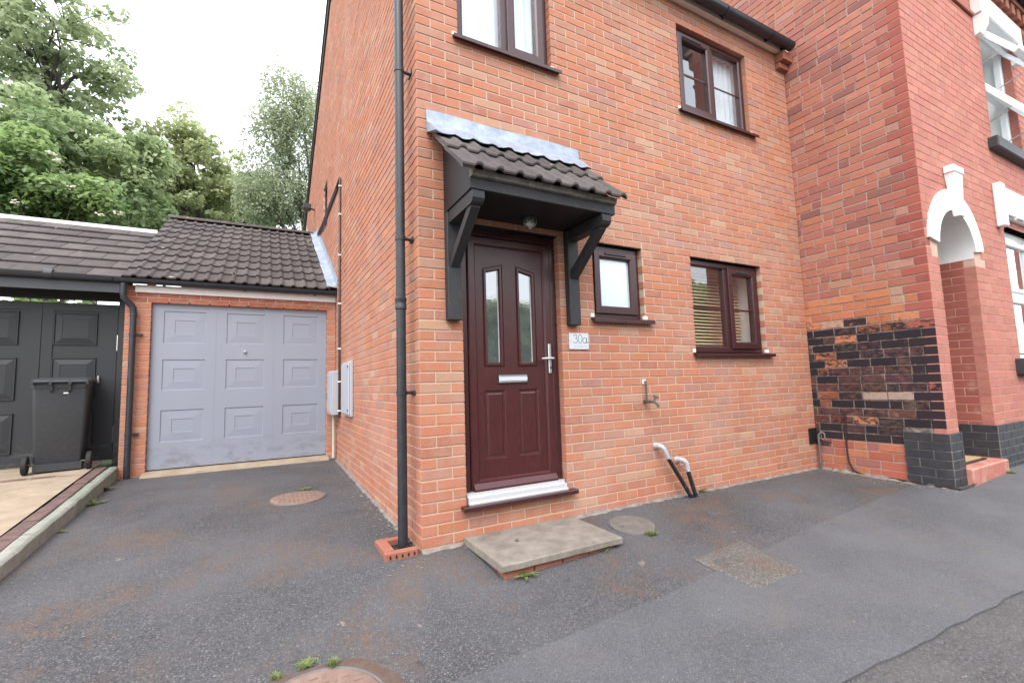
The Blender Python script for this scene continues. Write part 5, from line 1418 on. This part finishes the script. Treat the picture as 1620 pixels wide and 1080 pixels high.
def tree(name, label, base, trunk_h, trunk_r, crowns, leaf, mat, nclump, per, clump_r=(.5, 1.0), group=None, flat=.6, limb=True, lean=(0, 0)):
    """crowns: ellipsoids (centre, radii) that hold the leaf clumps"""
    t = empty(name, base, label, 'tree', group)
    m = MB(); tips = []; b = Vector(base)
    top = b+Vector((lean[0], lean[1], trunk_h))
    m.tube([b-Vector((0, 0, .3)), b+Vector((lean[0]*.3, lean[1]*.3, trunk_h*.5)), top], [trunk_r*1.25, trunk_r, trunk_r*.8], 10, False)
    clumps = []
    tot = sum(c[1][0]*c[1][1]*c[1][2] for c in crowns)
    for c, rd in crowns:
        k = max(3, int(nclump*rd[0]*rd[1]*rd[2]/tot))
        for _ in range(k):
            v = rng.normal(size=3); v /= np.linalg.norm(v); f = rng.uniform(.25, 1.0)**.5
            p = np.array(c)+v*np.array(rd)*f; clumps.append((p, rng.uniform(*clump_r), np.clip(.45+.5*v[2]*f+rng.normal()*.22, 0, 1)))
        cv = Vector(c)
        limbs(m, top if limb else b, (cv-top), (cv-top).length*.80, trunk_r*.5, 2, tips)
    for (p, r, _) in clumps[::2]:                       # a twig to every second clump
        tip = min(tips, key=lambda q: (q-Vector(p)).length); m.tube([tip, (tip+Vector(p))/2+Vector((0, 0, .1)), Vector(p)], [trunk_r*.10, trunk_r*.07, trunk_r*.035], 4, False)
    o = m.build('trunk', M['bark'], t, True); o.matrix_parent_inverse = Matrix.Translation(-b)
    P, Nn, T = crown_points(clumps, per, flat)
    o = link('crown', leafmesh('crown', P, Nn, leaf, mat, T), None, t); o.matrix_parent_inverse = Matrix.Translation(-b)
    return t
def at(px, py, Y): return on(px, py, 1, Y)
def gt(x, y): return 3.0*max(0, min(1, (y-10)/9))+.05
def C(px, py, Y, rx, ry=None, rz=None): p = at(px, py, Y); return ((p.x, p.y, p.z), (rx, ry or rx, rz or rx*.8))
Y = 18; b = at(74, 330, Y)
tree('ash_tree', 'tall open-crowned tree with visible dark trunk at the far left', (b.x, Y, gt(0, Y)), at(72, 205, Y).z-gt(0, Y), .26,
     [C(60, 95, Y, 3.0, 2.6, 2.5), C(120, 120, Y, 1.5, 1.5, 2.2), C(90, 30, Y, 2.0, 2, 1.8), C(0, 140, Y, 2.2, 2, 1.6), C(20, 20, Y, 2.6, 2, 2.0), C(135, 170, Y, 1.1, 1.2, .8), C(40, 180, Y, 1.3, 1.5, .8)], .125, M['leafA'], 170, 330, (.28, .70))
Y = 14.5; b = at(150, 330, Y)
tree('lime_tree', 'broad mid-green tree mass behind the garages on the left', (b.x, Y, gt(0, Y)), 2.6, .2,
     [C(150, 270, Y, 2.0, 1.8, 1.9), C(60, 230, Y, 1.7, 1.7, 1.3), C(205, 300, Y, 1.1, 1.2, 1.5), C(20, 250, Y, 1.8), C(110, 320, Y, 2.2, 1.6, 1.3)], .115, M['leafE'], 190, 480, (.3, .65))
Y = 19; b = at(300, 345, Y)
tree('maple_tree', 'round yellow-green tree above the grey-doored garage roof', (b.x, Y, gt(0, Y)), 3.2, .22,
     [C(285, 245, Y, 1.9, 1.8, 1.7), C(335, 275, Y, 1.6, 1.6, 1.5), C(245, 290, Y, 1.4, 1.4, 1.6), C(310, 320, Y, 2.2, 1.7, 1.2), C(262, 225, Y, 1.0, 1, .8)], .115, M['leafB'], 170, 430, (.28, .62))
Y = 15.5; b = at(470, 350, Y)
bt = tree('birch_tree', 'feathery grey-green birch against the gable wall', (b.x+.4, Y, gt(0, Y)), 4.2, .13,
     [C(450, 160, Y, .9, .9, 1.1), C(425, 235, Y, .85, 1, 1.5), C(480, 220, Y, 1.0, 1, 1.9), C(440, 310, Y, 1.3, 1.2, 1.0), C(400, 315, Y, .7, .8, 1.0), C(490, 320, Y, 1.0, 1, 1.0), C(485, 150, Y, .6, .6, .8)], .062, M['leafC'], 300, 900, (.22, .44), None, 2.0)
Y = 9.6; b = at(60, 350, Y)
tree('elder_bush', 'bright green elder with white flower heads over the left garage', (b.x, Y, .05), 2.0, .1,
     [C(40, 300, Y, 1.0, .9, .8), C(110, 320, Y, .9, .8, .55), C(165, 345, Y, .6, .6, .35), C(5, 260, Y, .8, .8, .8), C(70, 265, Y, .5, .5, .4), ((-4.9, 9.6, 2.3), (2.2, .6, .9))], .085, M['leafD'], 150, 1000, (.22, .45))
eb = [o for o in COL.objects if o.name.startswith('elder_bush')][0]
m = MB()
for px, py in ((80, 243), (88, 254), (113, 297), (20, 320), (160, 340), (185, 337)):
    p = at(px+random.uniform(-3, 3), py, Y-.75)
    for _ in range(10):
        q = p+Vector((random.uniform(-.07, .07), random.uniform(-.07, .07), random.uniform(-.025, .03))); m.box(q.x-.016, q.x+.016, q.y-.016, q.y+.016, q.z-.008, q.z+.008)
o = m.build('flower_heads', M['blossom'], eb); o.matrix_parent_inverse = Matrix.Translation(-Vector(eb.location)); tag(o, kind='stuff')
Y = 22; b = at(400, 340, Y)
tree('oak_tree', 'darker tree low in the gap behind the round tree and birch', (b.x, Y, gt(0, Y)), 2.4, .2, [C(395, 320, Y, 2.0, 1.5, 1.4), C(240, 335, Y, 1.8, 1.5, 1.0), C(330, 345, Y, 2.2, 1.5, 1.0)], .13, M['leafE'], 100, 520, (.5, .9))
# across the road, seen only as reflections in the panes
tree('street_tree', 'leafy tree across the road, reflected in the ground floor window', (17.5, -12.5, .1), 2.2, .2, [((17.5, -12.5, 4.2), (3.6, 1.5, 1.7)), ((20, -12.5, 3.2), (2.6, 1.3, 2.6)), ((15.0, -12.5, 2.6), (2.2, 1.3, 2.0))], .30, M['leafE'], 130, 120, (.6, 1.0))
hd2 = empty('hedge', (-4, -12.5, 0), 'clipped hedge across the road, reflected dark in the door panes', 'hedge')
n = 14000; hp = np.stack([rng.uniform(-8, 14, n), -12.5+rng.uniform(-.9, .9, n), rng.uniform(-.2, 4.1, n)], 1); hp[:, 1] = np.where(rng.random(n) < .6, -11.65+rng.normal(size=n)*.06, hp[:, 1])
o = link('foliage', leafmesh('foliage', hp, np.array([0, 1, .6])+rng.normal(size=(n, 3))*.6, .24, M['leafE'], rng.random(n)), None, hd2); o.matrix_parent_inverse = Matrix.Translation((4, 12.5, 0))
o = MB().box(-8, 14, -13.2, -11.8, -.2, 3.95).build('core', M['bark'], hd2); o.matrix_parent_inverse = Matrix.Translation((4, 12.5, 0))

# weeds
def weed(name, label, c, n, ln, wd, spread=1.0, rise=.6, group='weeds in the tarmac', tone=(0.2, 0.9), jag=False):
    t = empty(name, tuple(c), label, 'weed', group)
    m = MB(); tv = []
    for i in range(n):
        w = random.uniform(0, 2*math.pi); L = ln*random.uniform(.55, 1.1); o_ = Vector((random.gauss(0, 1), random.gauss(0, 1), 0))*spread*ln*.35
        d = Vector((math.cos(w), math.sin(w), 0)); k = 5; lp_ = []; tt = random.uniform(*tone)
        el = rise*random.uniform(.5, 1.3)
        for j in range(k+1):
            s = j/k; ww = wd*(math.sin(math.pi*min(1, s*.9+.08)))*(1 if not jag else (1 if j % 2 else .55))
            z = L*(el*s-.55*el*s*s)+.004; p = o_+d*L*s*(1-.15*el); qd = Vector((-d.y, d.x, 0))*ww
            lp_.append([tuple(p-qd+Vector((0, 0, z+ww*.3))), tuple(p+Vector((0, 0, z))), tuple(p+qd+Vector((0, 0, z+ww*.3)))])
        nv = len(m.v); m.loops(lp_, False); tv += [tt]*(len(m.v)-nv)
    me = bpy.data.meshes.new('leaves'); me.from_pydata(m.v, [], m.f); at_ = me.attributes.new('tint', 'FLOAT', 'POINT'); at_.data.foreach_set('value', np.array(tv, dtype=np.float32)); me.materials.append(M['weed'])
    link('leaves', me, None, t); return t
weed('dandelion', 'dandelion rosette growing at the front of the doorstep', G(832, 911), 12, .105, .014, .25, .5, tone=(.3, .8), jag=True)
weed('grass_tuft', 'small grass clump against the grey round cover', G(1030, 845), 240, .034, .0026, 1.5, .9)
weed('grass_tuft', 'thin dry weeds under the right end of the doorstep', G(955, 868), 160, .04, .0026, 1.5, .6, tone=(.5, 1))
weed('grass_tuft', 'tiny weed at the wall foot beside the doorstep', G(931, 810), 12, .05, .008, .6, .6)
weed('grass_tuft', 'small weed beside the waste pipe feet', G(1108, 778), 14, .07, .014, .5, .8)
weed('grass_tuft', 'yellow-green weed clump above the lowest manhole cover', G(484, 1052), 300, .026, .0020, 1.5, .8, tone=(.45, 1))
weed('grass_tuft', 'short bright grass right of the yellow clump', G(527, 1053), 150, .032, .0016, .8, 1.5)
weed('grass_tuft', 'small weeds at the left rim of the lowest manhole cover', G(437, 1070), 120, .022, .002, 1.2, .7)
weed('grass_tuft', 'weeds on the far rim of the rusty manhole cover', G(484, 774), 40, .06, .006, 1.8, .5)
weed('dandelion', 'larger leafy weed at the foot of the green kerb', G(148, 797), 14, .10, .018, .8, .6, tone=(.1, .6))
weed('dandelion', 'leafy weed high up beside the kerb near the downpipe', G(166, 775), 16, .11, .016, 1.0, .6, tone=(.2, .7))
weed('grass_tuft', 'tiny weed low beside the kerb', G(98, 842), 12, .045, .006, .6, .8)
weed('grass_tuft', 'weed at the foot of the garage downpipe', G(222, 750), 26, .09, .010, 1.0, .8)
weed('grass_tuft', 'dry tuft beside the black plinth corner', G(1545, 758), 40, .07, .006, 1.0, .8, tone=(.5, 1))
weed('grass_tuft', 'moss and weeds by the plinth at the right edge', G(1600, 748), 40, .06, .006, 1.2, .8, tone=(.3, .9))
# grit and crumbs of mortar lying about
def grit():
    m = MB()
    def bit(x, y, s):
        w = random.uniform(0, 6.28); z = gz(x, y)+.004; a, b_ = s*random.uniform(.6, 1.4), s*random.uniform(.3, .8); h = s*random.uniform(.2, .5)
        c, si = math.cos(w), math.sin(w)
        P = [(x+c*u-si*v, y+si*u+c*v) for u, v in ((-a, -b_), (a, -b_*.7), (a*.8, b_), (-a*.7, b_*.9))]
        m.add([(p[0], p[1], z) for p in P]+[(x+(p[0]-x)*.6, y+(p[1]-y)*.6, z+h) for p in P], [(4, 5, 6, 7), (0, 1, 5, 4), (1, 2, 6, 5), (2, 3, 7, 6), (3, 0, 4, 7)])
    for _ in range(420):
        p = G(random.uniform(20, 1600), random.uniform(760, 1078))
        if -2.3 < p.x < 6.4 and p.y < 4.1 and not (-.02 < p.x < 4.7 and p.y > -.05) and not (.25 < p.x < 1.3 and p.y > -.68): bit(p.x, p.y, random.uniform(.002, .006))
    for _ in range(260): bit(-.03-abs(random.gauss(0, .09)), random.uniform(.3, 3.9), random.uniform(.004, .011))
    for _ in range(45): bit(-.10+random.gauss(0, .12), -.08-abs(random.gauss(0, .08)), random.uniform(.003, .008))
    for _ in range(200): bit(random.uniform(1.4, 4.7), -.05-abs(random.gauss(0, .07)), random.uniform(.003, .008))
    for _ in range(200): bit(4.72-abs(random.gauss(0, .12)), -random.uniform(.05, 1.3), random.uniform(.004, .010))
    return m
tag(grit().build('gravel', M['cement']), kind='stuff')
